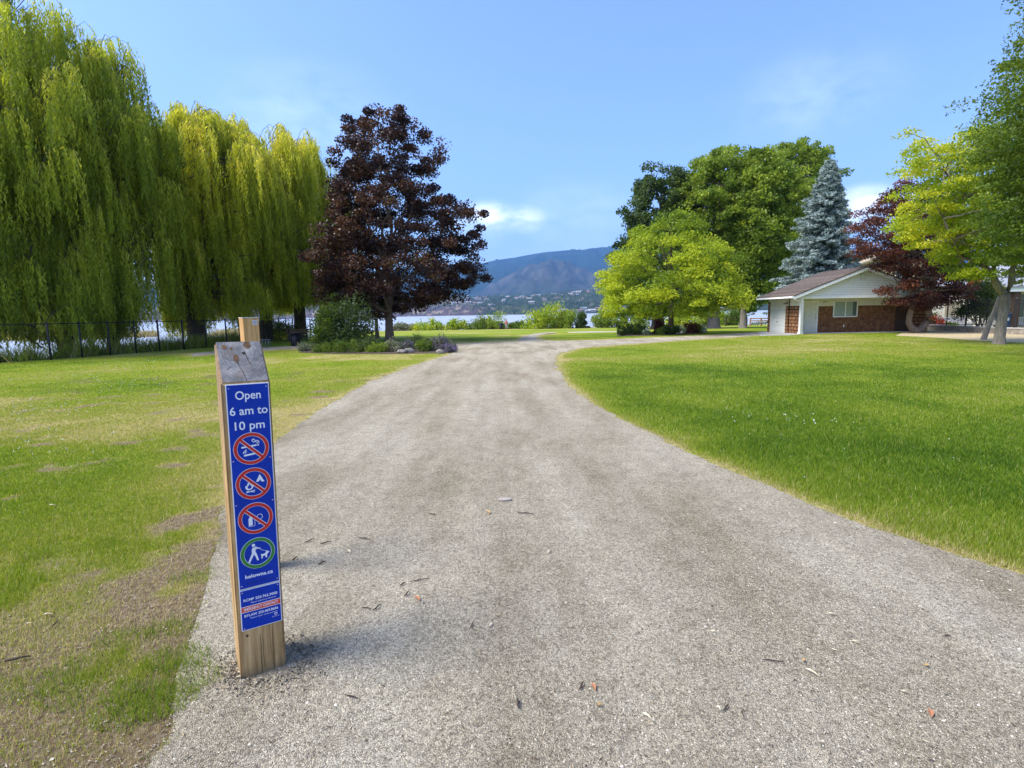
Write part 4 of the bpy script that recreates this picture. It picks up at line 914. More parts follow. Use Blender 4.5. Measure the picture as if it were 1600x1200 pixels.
disc_ring(board, C1, M_red); disc_ring(board, C2, M_red); disc_ring(board, C3, M_red); disc_ring(board, C4, M_green2, slash=False)
# cigarette and pipe
glyph(board, [[(-38, 4), (20, 9), (20, 16), (-38, 11)], [(22, 9), (25, 9), (25, 16), (22, 16)], [(27, 9), (30, 9), (30, 16), (27, 16)], [(-30, -32), (22, -26), (25, -19), (-30, -24)]], C1,
      tubes=[([(24, 19), (24, 24), (18, 28), (10, 27), (6, 31), (4, 36), (7, 40), (11, 40)], 3), ([(30, 19), (31, 27), (26, 32), (18, 33), (13, 36), (12, 41)], 3), ([(-32, -18), (-30, -12), (-24, -9), (-20, -3)], 4), ([(-25, -19), (-24, -15), (-18, -12)], 2.5)])
# tent and camp fire
glyph(board, [[(10, 6), (26, 38), (44, 2), (32, 3.5), (26, 14), (21, 5)], [(-30, -22), (-34, -14), (-31, -5), (-27, -8), (-24, 2), (-16, 12), (-15, 2), (-8, -4), (-2, -2), (0, -10), (-4, -20), (-12, -26), (-22, -27)]], C2,
      tubes=[([(-30, -36), (4, -30)], 3.5), ([(-28, -30), (2, -38)], 3), ([(26, 38), (26, 14)], .1)])
glyph(board, [[(-22, -20), (-25, -13), (-20, -6), (-16, 2), (-14, -5), (-8, -10), (-9, -17), (-15, -21)]], C2, M_blue, y=YF-.0011)
# bottle and glass
glyph(board, [[(-29, -31), (-13, -29), (-13, 2), (-16, 8), (-16, 24), (-24, 23), (-24, 7), (-29, 0)]], C3,
      tubes=[([(-30, -33), (-10, -34), (-4, -31), (-4, 2)], 1.6), ([(8, 12), (5, 4), (9, -5), (18, -8), (26, -3), (27, 6), (22, 15), (10, 14), (8, 12)], 2), ([(18, -8), (17, -26)], 2.2), ([(9, -28), (24, -26)], 2.6)])
# walker with dog
glyph(board, [[(-16+7*math.cos(a*.524), 38+7*math.sin(a*.524)) for a in range(12)],
              [(-18, 29), (-10, 28), (-4, 20), (10, 17), (11, 21), (-1, 25), (-6, 31), (-9, 30), (-10, 10), (-6, 0), (-2, -14), (2, -33), (-4, -35), (-10, -16), (-16, -4), (-24, -20), (-34, -39), (-41, -37), (-33, -18), (-24, 2), (-24, 20)],
              [(12, -30), (17, -30), (19, -20), (29, -19), (30, -29), (36, -29), (37, -14), (44, -8), (47, -3), (40, -2), (37, 3), (33, 0), (30, -8), (18, -11), (12, -8), (11, -13), (14, -18)]], C4, tubes=[([(10, 19), (14, 11), (24, 6), (33, 2)], 1.6)])
text(board, 'kelowna.ca', XC, .478, .0235, M_white, .112, bold=.0005)
text(board, 'City of Kelowna', XC+.004, .448, .0135, M_navy, .11)
text(small, 'RCMP 250.762.3000', XC, .372, .0165, M_white, .138, bold=.0003)
text(small, 'Report suspicious behaviour', XC+.012, .3565, .0085, M_white, .105)
m = MB(); m.box(X0+.0035, X1s-.0035, -.0052, -.0047, .316, .344, 0); m.box(X0+.0035, X1s-.0035, -.0056, -.0053, .3185, .3415, 1); m.build('red_band', [M_white, M_orange], small)
text(small, 'EMERGENCY CONTACT', XC, .330, .0175, M_white, .140, bold=.0003, y=-.0060)
text(small, 'BYLAW 250.469.8686', XC, .300, .0160, M_white, .138, bold=.0003)
text(small, 'Report bylaw contraventions', XC+.010, .2855, .0080, M_white, .112)
def arc(R, n=14, a0=0, a1=6.283): return [(R*math.cos(a0+(a1-a0)*i/n), R*math.sin(a0+(a1-a0)*i/n)) for i in range(n+1)]
glyph(small, [], .275, tubes=[([(58+p[0], p[1]) for p in arc(5.2)], 2.0), ([(58+p[0]*.7, p[1]+1) for p in arc(3.4, 8, .5, 2.8)], 1.0)], name='emblem')
text(small, 'kelowna.ca', XC+.057, .2635, .0058, M_white, .03)
for par, zs_ in ((board, (1.312, 1.0, .806, .44)), (small, (.410, .243))):
    for z_ in zs_:
        for x_ in (X0+.011, X1s-.011):
            if z_ == .243 and x_ > .1: continue
            m = MB(); m.tube([(x_, -.0046, z_), (x_, -.0062, z_)], [.0030, .0022], 10); m.build('screw', M_alu, par)
# darker disturbed stones at the foot
rs = np.random.RandomState(4); n = 900; a = rs.rand(n)*6.28; q = .12+abs(rs.normal(size=n))*.07
C = np.stack([PL.x+.07+np.cos(a)*q*1.2, PL.y+.12+np.sin(a)*q, .010+rs.rand(n)*.006], 1); V, F = leaf_quads(C, .012, .009, rs, flat=.4)
tag(np_mesh('loose_soil', V, F, M_stone, fattr={'v': np.clip(rs.rand(n)*.7, 0, 1)}), 'dark crumbs of soil round the foot of the sign post', 'soil', kind='stuff')
# second, smaller post behind
c = at(383, 494, 3.3); p2 = empty('wooden_post', (c[0]+.02, 3.3, 0), math.radians(40), 'new tan square post standing just behind the blue sign post', 'post')
M_newwood = wood('new_timber', (.46, .26, .09), (.64, .39, .16), s=1.6)
m = MB(); m.box(-.045, .045, -.045, .045, -.3, 1.60, 0, .003); m.build('timber', M_newwood, p2)
m = MB(); m.prism([(-.046, -.046), (.046, -.046), (.046, .046), (-.046, .046)], 'z', 1.6, 1.606); m.build('end_cap', mat('cut_end', (.62, .55, .42), .9, bump=.3, bscale=90, var=.2, vscale=30), p2)
m = MB(); m.box(.008, .034, -.0466, -.0452, 1.560, 1.588, 0); 
lab = m.build('paper_tag', mat('paper_tag', (.62, .63, .66), .7), p2)
m = MB(); [m.box(.011, .031, -.0472, -.0467, z_, z_+.003) for z_ in (1.566, 1.573, 1.580)]; m.build('print', mat('ink', (.12, .12, .14), .8), lab)

# ------------------------------------------------------------------ the shed with its porch
def course_mat(name, c1, c2, gap, axis, bw, rh, off=.5, mortar=.02, bump=.6, rough=.85, extra=.25):
    m = bpy.data.materials.new(name); m.use_nodes = True; t = m.node_tree; b = t.nodes['Principled BSDF']
    co = N(t, 'ShaderNodeTexCoord').outputs['Object']; s = N(t, 'ShaderNodeSeparateXYZ'); t.links.new(co, s.inputs[0])
    cb = N(t, 'ShaderNodeCombineXYZ'); t.links.new(s.outputs[axis], cb.inputs[0]); t.links.new(s.outputs['Z' if axis != 'R' else 'Y'], cb.inputs[1])
    br = N(t, 'ShaderNodeTexBrick'); br.offset = off; br.inputs['Scale'].default_value = 1; br.inputs['Brick Width'].default_value = bw; br.inputs['Row Height'].default_value = rh
    br.inputs['Mortar Size'].default_value = mortar; br.inputs['Color1'].default_value = (*c1, 1); br.inputs['Color2'].default_value = (*c2, 1); br.inputs['Mortar'].default_value = (*gap, 1); br.inputs['Bias'].default_value = 0
    t.links.new(cb.outputs[0], br.inputs['Vector'])
    n = noise(t, co, 5, 6, .7)
    c = mixc(t, 1.0, br.outputs['Color'], ramp(t, n, [(.3, (1-extra*1.6,)*3), (.7, (1+extra,)*3)]), 'MULTIPLY')
    t.links.new(c, b.inputs['Base Color']); b.inputs['Roughness'].default_value = rough
    bp = N(t, 'ShaderNodeBump'); bp.inputs['Strength'].default_value = bump; bp.inputs['Distance'].default_value = .02; bp.invert = True
    t.links.new(br.outputs['Fac'], bp.inputs['Height']); t.links.new(bp.outputs[0], b.inputs['Normal'])
    return m
M_shingle = course_mat('shingle_brown', (.17, .072, .024), (.225, .10, .036), (.10, .042, .016), 'X', .14, .42, .5, .006, extra=.45, bump=.3)
M_shingle_s = course_mat('shingle_side', (.24, .105, .036), (.36, .17, .065), (.02, .010, .006), 'Y', .42, .22, .4, .028, extra=.35)
M_siding = course_mat('white_siding', (.80, .80, .79), (.76, .76, .75), (.46, .46, .46), 'X', 60, .105, 0, .009, .5, .5, .05)
M_paint = mat('white_paint', (.80, .80, .77), .5, bump=.05, bscale=20, var=.05, vscale=3)
M_cream = mat('cream_paint', (.66, .64, .54), .6, var=.07, vscale=3)
M_roof = course_mat('roof_shingle', (.095, .068, .052), (.155, .115, .088), (.05, .038, .03), 'X', .30, .13, .5, .008, .5, .95, .3)
M_garage = course_mat('garage_door', (.70, .70, .66), (.70, .70, .66), (.42, .42, .40), 'Y', 60, .50, 0, .012, .5, .5, .03)
M_blind = course_mat('blinds', (.34, .42, .36), (.38, .46, .40), (.16, .21, .18), 'X', 60, .055, 0, .01, .3, .6, .05)
M_glass = mat('window_glass', (.10, .14, .13), .08, .8)
M_dkwood = mat('dark_timber', (.06, .035, .022), .8)
M_brass = mat('door_hardware', (.25, .2, .12), .35, .5, .8)
SW, SD = 8.1, 4.35          # width, depth
EV = 2.40; XR = at(1348, 418, HY)[0]-HX; ZR = at(1348, 418, HY)[2]; PD = 1.45
sh = empty('shed', (HX, HY, 0), 0, 'low white and brown shed with a gabled porch and garage door', 'shed')
EL, ER = -.72, 2*XR+.95     # eaves
SL = (ZR-2.36)/(XR-EL)
m = MB(); m.box(.0, SW, PD, PD+.12, 0, 1.73, 0); m.build('wall', M_shingle, sh)
m = MB(); m.box(.0, SW, PD-.02, PD+.12, 1.73, EV+.12, 0); m.build('upper_wall', M_cream, sh)
m = MB(); m.box(.0, .10, .16, 1.95, 0, 1.78, 0); m.build('side_wall', M_shingle_s, sh)
m = MB(); m.box(-.04, .10, SD-.249, SD, 0, 2.1, 0); m.build('corner_post', M_shingle_s, sh)
m = MB(); m.box(.0, .11, .16, SD, 1.78, EV+.02, 0); m.box(.0, .12, 1.95, 2.07, 0, 1.78, 0); m.box(0, .12, SD-.37, SD-.25, 0, 1.78); m.build('side_trim', M_cream, sh)
m = MB(); m.box(.03, .10, 2.07, SD-.37, 0, 1.78); gdoor = m.build('garage_door', M_garage, sh)
m = MB(); m.box(.0, .03, 3.02, 3.14, .70, .76); m.build('handle', M_brass, gdoor)
m = MB(); m.box(0.1, SW, SD-.12, SD, 0, EV); m.box(SW-.12, SW, PD+.12, SD-.12, 0, EV); m.build('rear_wall', M_shingle, sh)
# gable in white siding, front plane
m = MB(); gx0, gx1 = EL+.35, ER-.35; gz = lambda x: ZR-.10-SL*abs(x-XR)
m.prism([(gx0, EV-.05), (gx1, EV-.05), (gx1, max(EV, gz(gx1))), (XR, gz(XR)), (gx0, max(EV, gz(gx0)))], 'y', -.02, .10); m.build('gable', M_siding, sh)
m = MB(); m.box(gx0, gx1, -.05, .12, EV-.20, EV-.052); m.build('porch_beam', M_paint, sh)
m = MB()
for s_, xe in ((-1, EL), (1, ER)): m.prism([(xe, 2.36-.02), (xe, 2.36-.20), (XR, ZR-.20), (XR, ZR-.02)], 'y', -.42, -.37)
m.build('bargeboard', M_paint, sh)
m = MB()
for xe in (EL, ER): m.prism([(xe, 2.36), (xe, 2.42), (XR, ZR+.06), (XR, ZR)], 'y', -.45, SD+.18)
roof = m.build('roof', M_roof, sh)
m = MB(); m.box(EL+.02, EL+.35, -.36, SD+.16, 2.26, 2.30); m.box(EL+.36, .0, .12, SD+.16, 2.34, 2.38); m.box(EL+.03, EL+.06, -.36, SD+.16, 2.30, 2.37); m.build('soffit', M_cream, sh)
m = MB(); m.prism([(EL-.10, 2.36), (EL-.12, 2.26), (EL-.02, 2.25), (EL+.0, 2.36)], 'y', -.42, SD+.18); m.tube([(EL-.04, -.36, 2.26), (EL+.15, -.30, 2.14), (-.02, -.12, 2.02), (-.02, -.10, .1)], .035, 8); m.build('gutter', M_paint, sh)
m = MB(); m.box(-.06, .12, -.04, .14, 0, EV-.2, 0, .004); m.box(-.09, .15, -.07, .17, 0, .12); m.build('porch_column', M_paint, sh)
m = MB(); m.box(SW-.14, SW-.001, .12, PD-.03, 0, EV-.06); m.build('wing_wall', M_shingle_s, sh)
m = MB(); m.box(SW-1.15, SW-.2, PD-.05, PD-.021, .02, 2.02); m.build('porch_shade_panel', M_dkwood, sh)  # dark panel standing in for the shaded opening at the porch's right end
m = MB(); m.box(0.14, SW, .1, PD, EV+.0, EV+.04); m.build('porch_ceiling', M_cream, sh)
xd = at(1253.5, 500, HY+PD)[0]-HX; xd1 = at(1275, 500, HY+PD)[0]-HX
m = MB(); m.box(xd, xd1, PD-.06, PD-.021, .01, 2.0)
for i in range(2):
    for z_ in ((.15, .75), (.85, 1.35), (1.45, 1.9)): m.box(xd+.10+i*.40, xd+.40+i*.40, PD-.072, PD-.061, z_[0], z_[1], 0, .004)
door = m.build('door', M_cream, sh)
m = MB(); m.box(xd-.07, xd-.001, PD-.08, PD-.021, 0, 2.07); m.box(xd1+.001, xd1+.07, PD-.08, PD-.021, 0, 2.07); m.box(xd-.07, xd1+.07, PD-.081, PD-.02, 2.0, 2.08); m.build('frame', M_paint, door)
m = MB(); m.tube([(xd1-.08, PD-.06, 1.0), (xd1-.08, PD-.13, 1.0)], .03, 10); m.build('handle', M_brass, door)
m = MB(); m.tube([(xd1-.08, PD-.06, 1.17), (xd1-.08, PD-.085, 1.17)], .028, 10); m.build('lock', M_brass, door)
m = MB(); m.tube([(xd1-.11, PD-.06, 1.55), (xd1-.11, PD-.075, 1.55)], .022, 10); m.build('peephole', M_brass, door)
wa = at(1302, 494, HY+PD); wb = at(1338.5, 471, HY+PD); wx0, wx1, wz0, wz1 = wa[0]-HX, wb[0]-HX, wa[2], wb[2]
wc = (wx0+wx1)/2
m = MB(); yb, yf = PD-.021, PD-.09
m.box(wx0-.06, wx0, yf, yb, wz0-.06, wz1+.06); m.box(wx1, wx1+.06, yf, yb, wz0-.06, wz1+.06); m.box(wx0, wx1, yf, yb, wz1, wz1+.06); m.box(wx0, wx1, yf-.02, yb, wz0-.07, wz0); m.box(wc-.03, wc+.03, yf, yb, wz0, wz1)
win = m.build('window', M_paint, sh)
for a, b_ in ((wx0, wc-.03), (wc+.03, wx1)):
    m = MB(); m.box(a, b_, PD-.045, PD-.035, wz0, wz1); m.build('pane', M_glass, win)
    m = MB(); m.box(a+.02, b_-(.02 if a < wc-.1 else .25), PD-.055, PD-.047, wz0+.02, wz1-.02); m.build('blind', M_blind, win)
vc = at(1348, 433, HY); vx, vz = vc[0]-HX, vc[2]
m = MB(); m.box(vx-.17, vx+.17, -.06, -.021, vz-.17, vz+.17); m.build('vent', mat('vent_grey', (.50, .50, .49), .6), sh)
m = MB(); [m.box(vx-.13, vx+.13, -.075, -.061, vz-.13+i*.065, vz-.10+i*.065) for i in range(5)]; m.build('louvre', M_paint, sh)
lx = at(1289, 480, HY+PD)[0]-HX
m = MB(); m.box(lx-.10, lx+.10, PD-.06, PD-.021, 2.02, 2.10); m.tube([(lx-.16, PD-.12, 1.96), (lx-.05, PD-.09, 2.03)], [.05, .03], 8); m.tube([(lx+.16, PD-.12, 1.96), (lx+.05, PD-.09, 2.03)], [.05, .03], 8); m.build('wall_light', M_cream, sh)
m = MB(); m.box(-.07, -.001, 1.65, 1.72, 1.95, 2.03); m.tube([(-.05, 1.62, 2.0), (-.2, 1.5, 1.92)], [.03, .05], 8); m.tube([(-.05, 1.75, 2.0), (-.2, 1.86, 1.92)], [.03, .05], 8); m.build('corner_lamp', mat('lamp_brown', (.16, .11, .06), .5), sh)
sx_ = at(1318, 510, HY+PD)[0]-HX
m = MB(); m.box(sx_-.03, sx_+.03, PD-.03, PD-.001, .35, .50, 0, .004); m.build('socket', M_paint, sh)

# ------------------------------------------------------------------ fences
M_black = mat('black_metal', (.012, .012, .013), .5, .4); M_galv = mat('galvanised', (.22, .23, .24), .5, .4, .6)
def chain_fence(name, label, pts, hgt, m_, spacing, wire=.16, pr=.03, wr=.004, catname='fence', zf=zl):
    f = empty(name, (*pts[0], 0), 0, label, catname)
    P = []; 
    for (a, b_) in zip(pts[:-1], pts[1:]):
        a = np.array(a); b_ = np.array(b_); L = np.hypot(*(b_-a)); n = max(1, int(round(L/spacing)))
        P += [a+(b_-a)*i/n for i in range(n)]
    P.append(np.array(pts[-1])); o0 = np.array(pts[0])
    Q = [Vector((p[0]-o0[0], p[1]-o0[1], zf(p[0], p[1]))) for p in P]
    for q in Q:
        m = MB(); r = pr*random.uniform(.95, 1.25); m.tube([q-Vector((0, 0, .3)), q+Vector((0, 0, hgt))], r, 8); m.tube([q+Vector((0, 0, hgt)), q+Vector((0, 0, hgt+.05))], [r*1.3, r*.5], 8); m.build('post', m_, f)
    m = MB(); m.tube([q+Vector((0, 0, hgt-.04)) for q in Q], pr*.62, 6); m.build('top_rail', m_, f)
    m = MB(); m.tube([q+Vector((0, 0, .06)) for q in Q], pr*.3, 5); m.build('bottom_wire', m_, f)
    m = MB()
    for a, b_ in zip(Q[:-1], Q[1:]):
        L = (b_-a).length; n = max(2, int(L/wire)); k = int(round((hgt-.1)/(L/n)))
        up = Vector((0, 0, hgt-.1)); off = Vector((0, 0, .06)); d = (b_-a)
        for i in range(-k, n+1):
            for s_ in (1, -1):
                t0, t1 = i/n, (i+k)/n
                u0, u1 = max(0, t0), min(1, t1)
                if u1 <= u0: continue
                z0_, z1_ = (u0-t0)/(t1-t0), (u1-t0)/(t1-t0)
                if s_ < 0: z0_, z1_ = 1-z0_, 1-z1_
                p0 = a+d*u0+off+up*z0_; p1 = a+d*u1+off+up*z1_
                w = Vector((0, 0, wr)); m.poly([p0, p1, p1+w, p0+w])
    m.build('wire_mesh', m_, f); return f
fl = [(-24.5, 8.0), tuple(gd(0, 567)), tuple(gd(80, 562.5)), tuple(gd(250, 549)), tuple(gd(355, 541.5)), (-16.4, 36.0), (-17.0, 46)]
chain_fence('lakeside_fence', 'black chain link fence between the left lawn and the water', fl, 1.55, M_black, 1.45, .14, .034, .006)
chain_fence('beach_fence', 'grey wire fence along the far lakeshore beyond the lawn', [(-17.2, 46.5), (-23.0, 74), (-27.3, 103), (-26.6, 108.6), (-3, 109.4), (24, 109.8), (46, 110.2)], 1.25, mat('dark_wire', (.07, .075, .08), .5), 3.0, .5, .045, .012)

# right hand garden: low wall, railing, mulch, the neighbour's place
M_stonew = mat('wall_stone', (.20, .17, .14), .95, bump=.8, bscale=14, col2=(.42, .38, .32), vscale=4)
wpts = [(28.3, 37.0), (27.4, 31.5), (27.2, 27.5), (28.2, 21.0)]
lw = empty('garden_wall', (0, 0, 0), 0, 'low rough stone wall under the black railing on the right', 'wall')
m = MB()
for (a, b_) in zip(wpts[:-1], wpts[1:]):
    a = Vector((*a, 0)); b_ = Vector((*b_, 0)); n = Vector((-(b_-a).y, (b_-a).x, 0)).normalized()*-.35
    q = [a, b_, b_-n, a-n]; q = [p for p in q]
    m.prism([(p.x, p.y) for p in q], 'z', -.1, .30)
m.build('stonework', M_stonew, lw)
m = MB()
for (a, b_) in zip(wpts[:-1], wpts[1:]):
    a = Vector((*a, 0)); b_ = Vector((*b_, 0)); n = Vector((-(b_-a).y, (b_-a).x, 0)).normalized()*-.37
    m.prism([(p.x, p.y) for p in (a+n*.08, b_+n*.08, b_-n, a-n)], 'z', .302, .37)
m.build('coping', M_conc, lw)
rf = empty('garden_railing', (28.5, 37, 0), 0, 'black metal railing with upright bars standing on the low stone wall', 'fence')
rp = [(28.48, 36.9), (27.6, 31.5), (27.4, 27.5), (28.4, 21.0)]; base = Vector((28.5, 37, 0)); bars = MB(); rails = MB(); posts = []
for (a, b_) in zip(rp[:-1], rp[1:]):
    a = Vector((*a, .37))-base; b_ = Vector((*b_, .37))-base; L = (b_-a).length; n = int(L/.13)
    for i in range(n+1):
        p = a+(b_-a)*i/n
        if i % 14 == 0:
            mp_ = MB(); mp_.tube([p, p+Vector((0, 0, 1.58))], .045, 4, smooth=False); mp_.tube([p+Vector((0, 0, 1.58)), p+Vector((0, 0, 1.63))], [.06, .03], 4, smooth=False); mp_.build('post', M_black, rf)
        else: bars.tube([p+Vector((0, 0, .08)), p+Vector((0, 0, 1.50))], .011, 4, smooth=False)
    for z_ in (.10, 1.28, 1.46): rails.tube([a+Vector((0, 0, z_)), b_+Vector((0, 0, z_))], .020, 4, smooth=False)
bars.build('bar', M_black, rf)['kind'] = 'stuff'; rails.build('rail', M_black, rf)

# neighbour's white house (right edge)
def simple_house(name, label, x, y, rz, w, d, h, wallm, roofm, ridge, wins, doors=(), over=.5, extra=None):
    t = empty(name, (x, y, 0), rz, label, 'house')
    m = MB(); m.box(0, w, 0, d, 0, h); m.prism([(0, h+.01), (w/2, h+ridge*.9), (w, h+.01)], 'y', .02, d-.02); m.build('wall', wallm, t)
    m = MB()
    for xe, s_ in ((-over, -1), (w+over, 1)):
        e = h-ridge*over/(w/2); m.prism([(xe, e), (xe, e+.16), (w/2, h+ridge+.16), (w/2, h+ridge)], 'y', -over, d+over)
    m.build('roof', roofm, t)
    for (x0, x1, z0_, z1_) in wins:
        m = MB(); m.box(x0-.08, x1+.08, -.06, -.001, z1_, z1_+.08); m.box(x0-.08, x1+.08, -.08, -.001, z0_-.08, z0_); m.box(x0-.08, x0, -.06, -.001, z0_, z1_); m.box(x1, x1+.08, -.06, -.001, z0_, z1_); m.box((x0+x1)/2-.03, (x0+x1)/2+.03, -.05, -.001, z0_, z1_)
        w_ = m.build('window', M_paint, t); m = MB(); m.box(x0, x1, -.02, -.002, z0_, z1_); m.build('pane', M_glass, w_)
    return t
M_nroof = mat('neighbour_roof', (.30, .31, .33), .8, var=.15, vscale=8); M_tanw = mat('tan_siding', (.62, .47, .26), .8, var=.08, vscale=2)
M_stucco = mat('stucco', (.62, .58, .52), .85, bump=.2, bscale=60)
X0n = at(1535, 480, 40)[0]
nh = simple_house('neighbour_house', 'pale house with a grey porch roof behind the railing at the right edge', X0n, 40, -.05, 12, 8, 3.2, M_stucco, M_nroof, 1.6, [(.9, 1.7, .8, 2.3), (2.4, 3.5, .7, 2.4), (5, 6.2, .9, 2.3)])
m = MB(); m.prism([(-2.6, 2.75), (-2.6, 2.9), (0, 3.65), (0, 3.5)], 'x', -.4, 9); m.build('porch_roof', M_nroof, nh)
for xx in (.1, 3.95, 7.5):
    m = MB(); m.box(xx, xx+.42, -2.5, -2.1, 0, 2.75); m.build('porch_column', M_dkwood, nh)
m = MB(); m.box(-.3, 8.9, -2.55, -2.4, 2.5, 2.74); m.build('porch_beam', M_paint, nh)
xt = at(1338, 430, 62)[0]
simple_house('tan_house', 'two storey tan house showing above the shed roof behind the red maple', xt, 62, -.1, 9.5, 9, 6.3, M_tanw, mat('tan_roof', (.42, .33, .22), .85, var=.2, vscale=6), 1.6, [(1.4, 2.6, 4.3, 5.6), (4.2, 5.6, 4.3, 5.6), (7.0, 8.2, 4.2, 5.5)])
xs = at(1475, 500, 39.5)[0]
m = MB(); [m.box(i*.16, i*.16+.15, 0, .03, .1, 1.95) for i in range(8)]; m.box(-.03, 1.32, .03, .08, .4, .5); m.box(-.03, 1.32, .03, .08, 1.6, 1.7)
o = m.build('board_screen', mat('pale_boards', (.60, .50, .32), .8, var=.1, vscale=6)); o.location = (xs, 39.5, 0); tag(o, 'pale upright board screen behind the black railing', 'screen')
# patio sofa, bin, planter wall behind the railing
xs = at(1482, 500, 38.2)[0]; so_ = empty('patio_sofa', (xs, 38.2, 0), .1, 'low pale patio sofa in front of the board screen', 'sofa'); M_cush = mat('cushion', (.50, .48, .44), .9, bump=.3, bscale=40)
m = MB(); m.box(0, 2.0, 0, .8, .12, .38, 0, .03); m.build('seat', M_cush, so_); m = MB(); m.box(0, 2.0, .62, .82, .381, .82, 0, .04); m.build('backrest', M_cush, so_)
for xx in (0, 1.82):
    m = MB(); m.box(xx, xx+.18, -.02, .6, .382, .6, 0, .03); m.build('armrest', M_cush, so_)
for xx in (.05, 1.9):
    for yy in (.05, .72): m = MB(); m.box(xx, xx+.05, yy, yy+.05, 0, .119); m.build('leg', M_dkwood, so_)
xs = at(1568, 500, 37.5)[0]; bn = empty('blue_bin', (xs, 37.5, 0), .1, 'dark blue wheeled bin by the porch at the right edge', 'bin'); M_binb = mat('bin_blue', (.015, .06, .17), .5)
m = MB(); bm = m.bm; v_ = [bm.verts.new(p) for p in [(.05, .05, .08), (.55, .05, .08), (.55, .55, .08), (.05, .55, .08), (0, 0, .95), (.6, 0, .95), (.6, .6, .95), (0, .6, .95)]]
for f in ((0, 1, 5, 4), (1, 2, 6, 5), (2, 3, 7, 6), (3, 0, 4, 7), (4, 5, 6, 7), (3, 2, 1, 0)): bm.faces.new([v_[i] for i in f])
m.build('body', M_binb, bn); m = MB(); m.box(-.03, .63, -.04, .66, .952, 1.02, 0, .02); m.build('lid', M_binb, bn)
for xx in (-.02, .57): m = MB(); m.tube([(xx, .55, .1), (xx+.06, .55, .1)], .1, 14); m.build('wheel', M_black, bn)
m = MB(); m.box(.17, .43, -.005, .02, .52, .72); m.build('label', M_paint, bn)

# litter bin, bike rack near the willows
p = gd(462, 541); lb = empty('litter_bin', (p[0], p[1], 0), 0, 'black round litter bin beside the side path under the willows', 'bin')
m = MB(); m.tube([(0, 0, 0), (0, 0, .05), (0, 0, .70)], [.20, .22, .245], 20); m.build('body', M_black, lb)
m = MB(); m.tube([(0, 0, .701), (0, 0, .74), (0, 0, .76)], [.30, .30, .24], 20); m.build('lid', M_black, lb)
m = MB(); [m.tube([(.235*math.cos(a*.524), .235*math.sin(a*.524), .06), (.262*math.cos(a*.524), .262*math.sin(a*.524), .68)], .008, 4) for a in range(12)]; m.build('slats', M_black, lb)
p = gd(398, 543.5); br_ = empty('bike_rack', (p[0], p[1], 0), .1, 'low bicycle rack of metal hoops peeping out right of the signpost', 'bike rack')
for i in range(6):
    m = MB(); m.tube([(i*.16, -.18, 0), (i*.16, -.18, .28), (i*.16, -.08, .40), (i*.16, .08, .40), (i*.16, .18, .28), (i*.16, .18, 0)], .016, 6); m.build('hoop', M_galv, br_)
m = MB(); m.tube([(-.05, 0, .42), (.85, 0, .42)], .02, 6); m.build('rail', M_galv, br_)
p = gd(447, 538, 0); bx, by = p[0]*1.12, p[1]*1.12; bt = empty('park_bench', (bx, by, 0), .25, 'brown wooden bench in the willow shade left of the litter bin', 'bench')
M_bw = mat('bench_wood', (.22, .12, .07), .7)
m = MB(); [m.box(0, 1.5, -.02+i*.13, .09+i*.13, .42, .45) for i in range(3)]; m.build('seat', M_bw, bt)
m = MB(); [m.box(0, 1.5, .40, .43, .55+i*.15, .66+i*.15) for i in range(2)]; m.build('backrest', M_bw, bt)
for xx in (.15, 1.3): m = MB(); m.box(xx, xx+.06, 0, .05, 0, .419); m.box(xx, xx+.06, .34, .39, 0, .84); m.box(xx, xx+.06, .05, .34, .36, .419); m.build('leg', M_black, bt)

# ------------------------------------------------------------------ shrubs and beds
def shrub(name, label, x, y, rx, ry, h, leafm, n, L, W, seed, cat='shrub', group=None, base=.05, flat=.4, up=0, stems=6, vb=0., lump=.3, bark='brown', clumps=None, droop=0):
    rs = np.random.RandomState(seed); z0 = zl(x, y); t = empty(name, (x, y, z0), 0, label, cat, group)
    k = clumps or max(12, int(n/70)); P = rand_unit(k, rs)*(rs.rand(k)**.35)[:, None]; P[:, 2] = np.abs(P[:, 2])
    th = np.arctan2(P[:, 1], P[:, 0]); g_ = 1+lump*2*(fbm(th*1.5+seed, P[:, 2]*2+seed, 130, 3)-.5)
    P = P*g_[:, None]*np.array([rx, ry, h-base])*.86+np.array([0, 0, base])
    m = MB()
    for i in range(stems): limb(m, (rs.normal()*rx*.08, rs.normal()*ry*.08, -.05), P[rs.randint(k)]*.92, max(.012, h*.012), .004, rs, .1, 4, 5)
    m.build('stem', M_bark[bark], t)
    ci = rs.randint(0, k, n); cr = .20*min(rx+ry, 2.2*h)*rs.uniform(.6, 1.3, k)
    C = P[ci]+rand_unit(n, rs)*(rs.rand(n)**.5*cr[ci])[:, None]; C[:, 2] = np.abs(C[:, 2]-.02)+.02
    u = rand_unit(n, rs, up) if up else None
    V, F = leaf_quads(C, L, W, rs, u=u, flat=flat); cv = rs.rand(k)
    np_mesh('foliage', V, F, leafm, t, fattr={'v': np.clip(.45*cv[ci]+.5*rs.rand(n)+vb, 0, 1)}); return t
M_lav = leaf_mat('leaf_lavender', [(0, (.06, .07, .035)), (.45, (.12, .14, .07)), (.6, (.16, .12, .22)), (1, (.34, .24, .48))], .2)
M_pale = leaf_mat('leaf_pale', [(0, (.09, .10, .05)), (.5, (.20, .22, .12)), (1, (.42, .38, .28))], .25)
M_flow = leaf_mat('flower_white', [(0, (.10, .16, .05)), (.4, (.2, .3, .1)), (.6, (.75, .75, .70)), (1, (.85, .85, .8))], .2)
M_redf = leaf_mat('flower_red', [(0, (.03, .08, .015)), (.3, (.06, .15, .02)), (.4, (.6, .02, .02)), (1, (.8, .05, .04))], .3)
def sp(px_, py_): p = gd(px_, py_); return p[0], p[1]
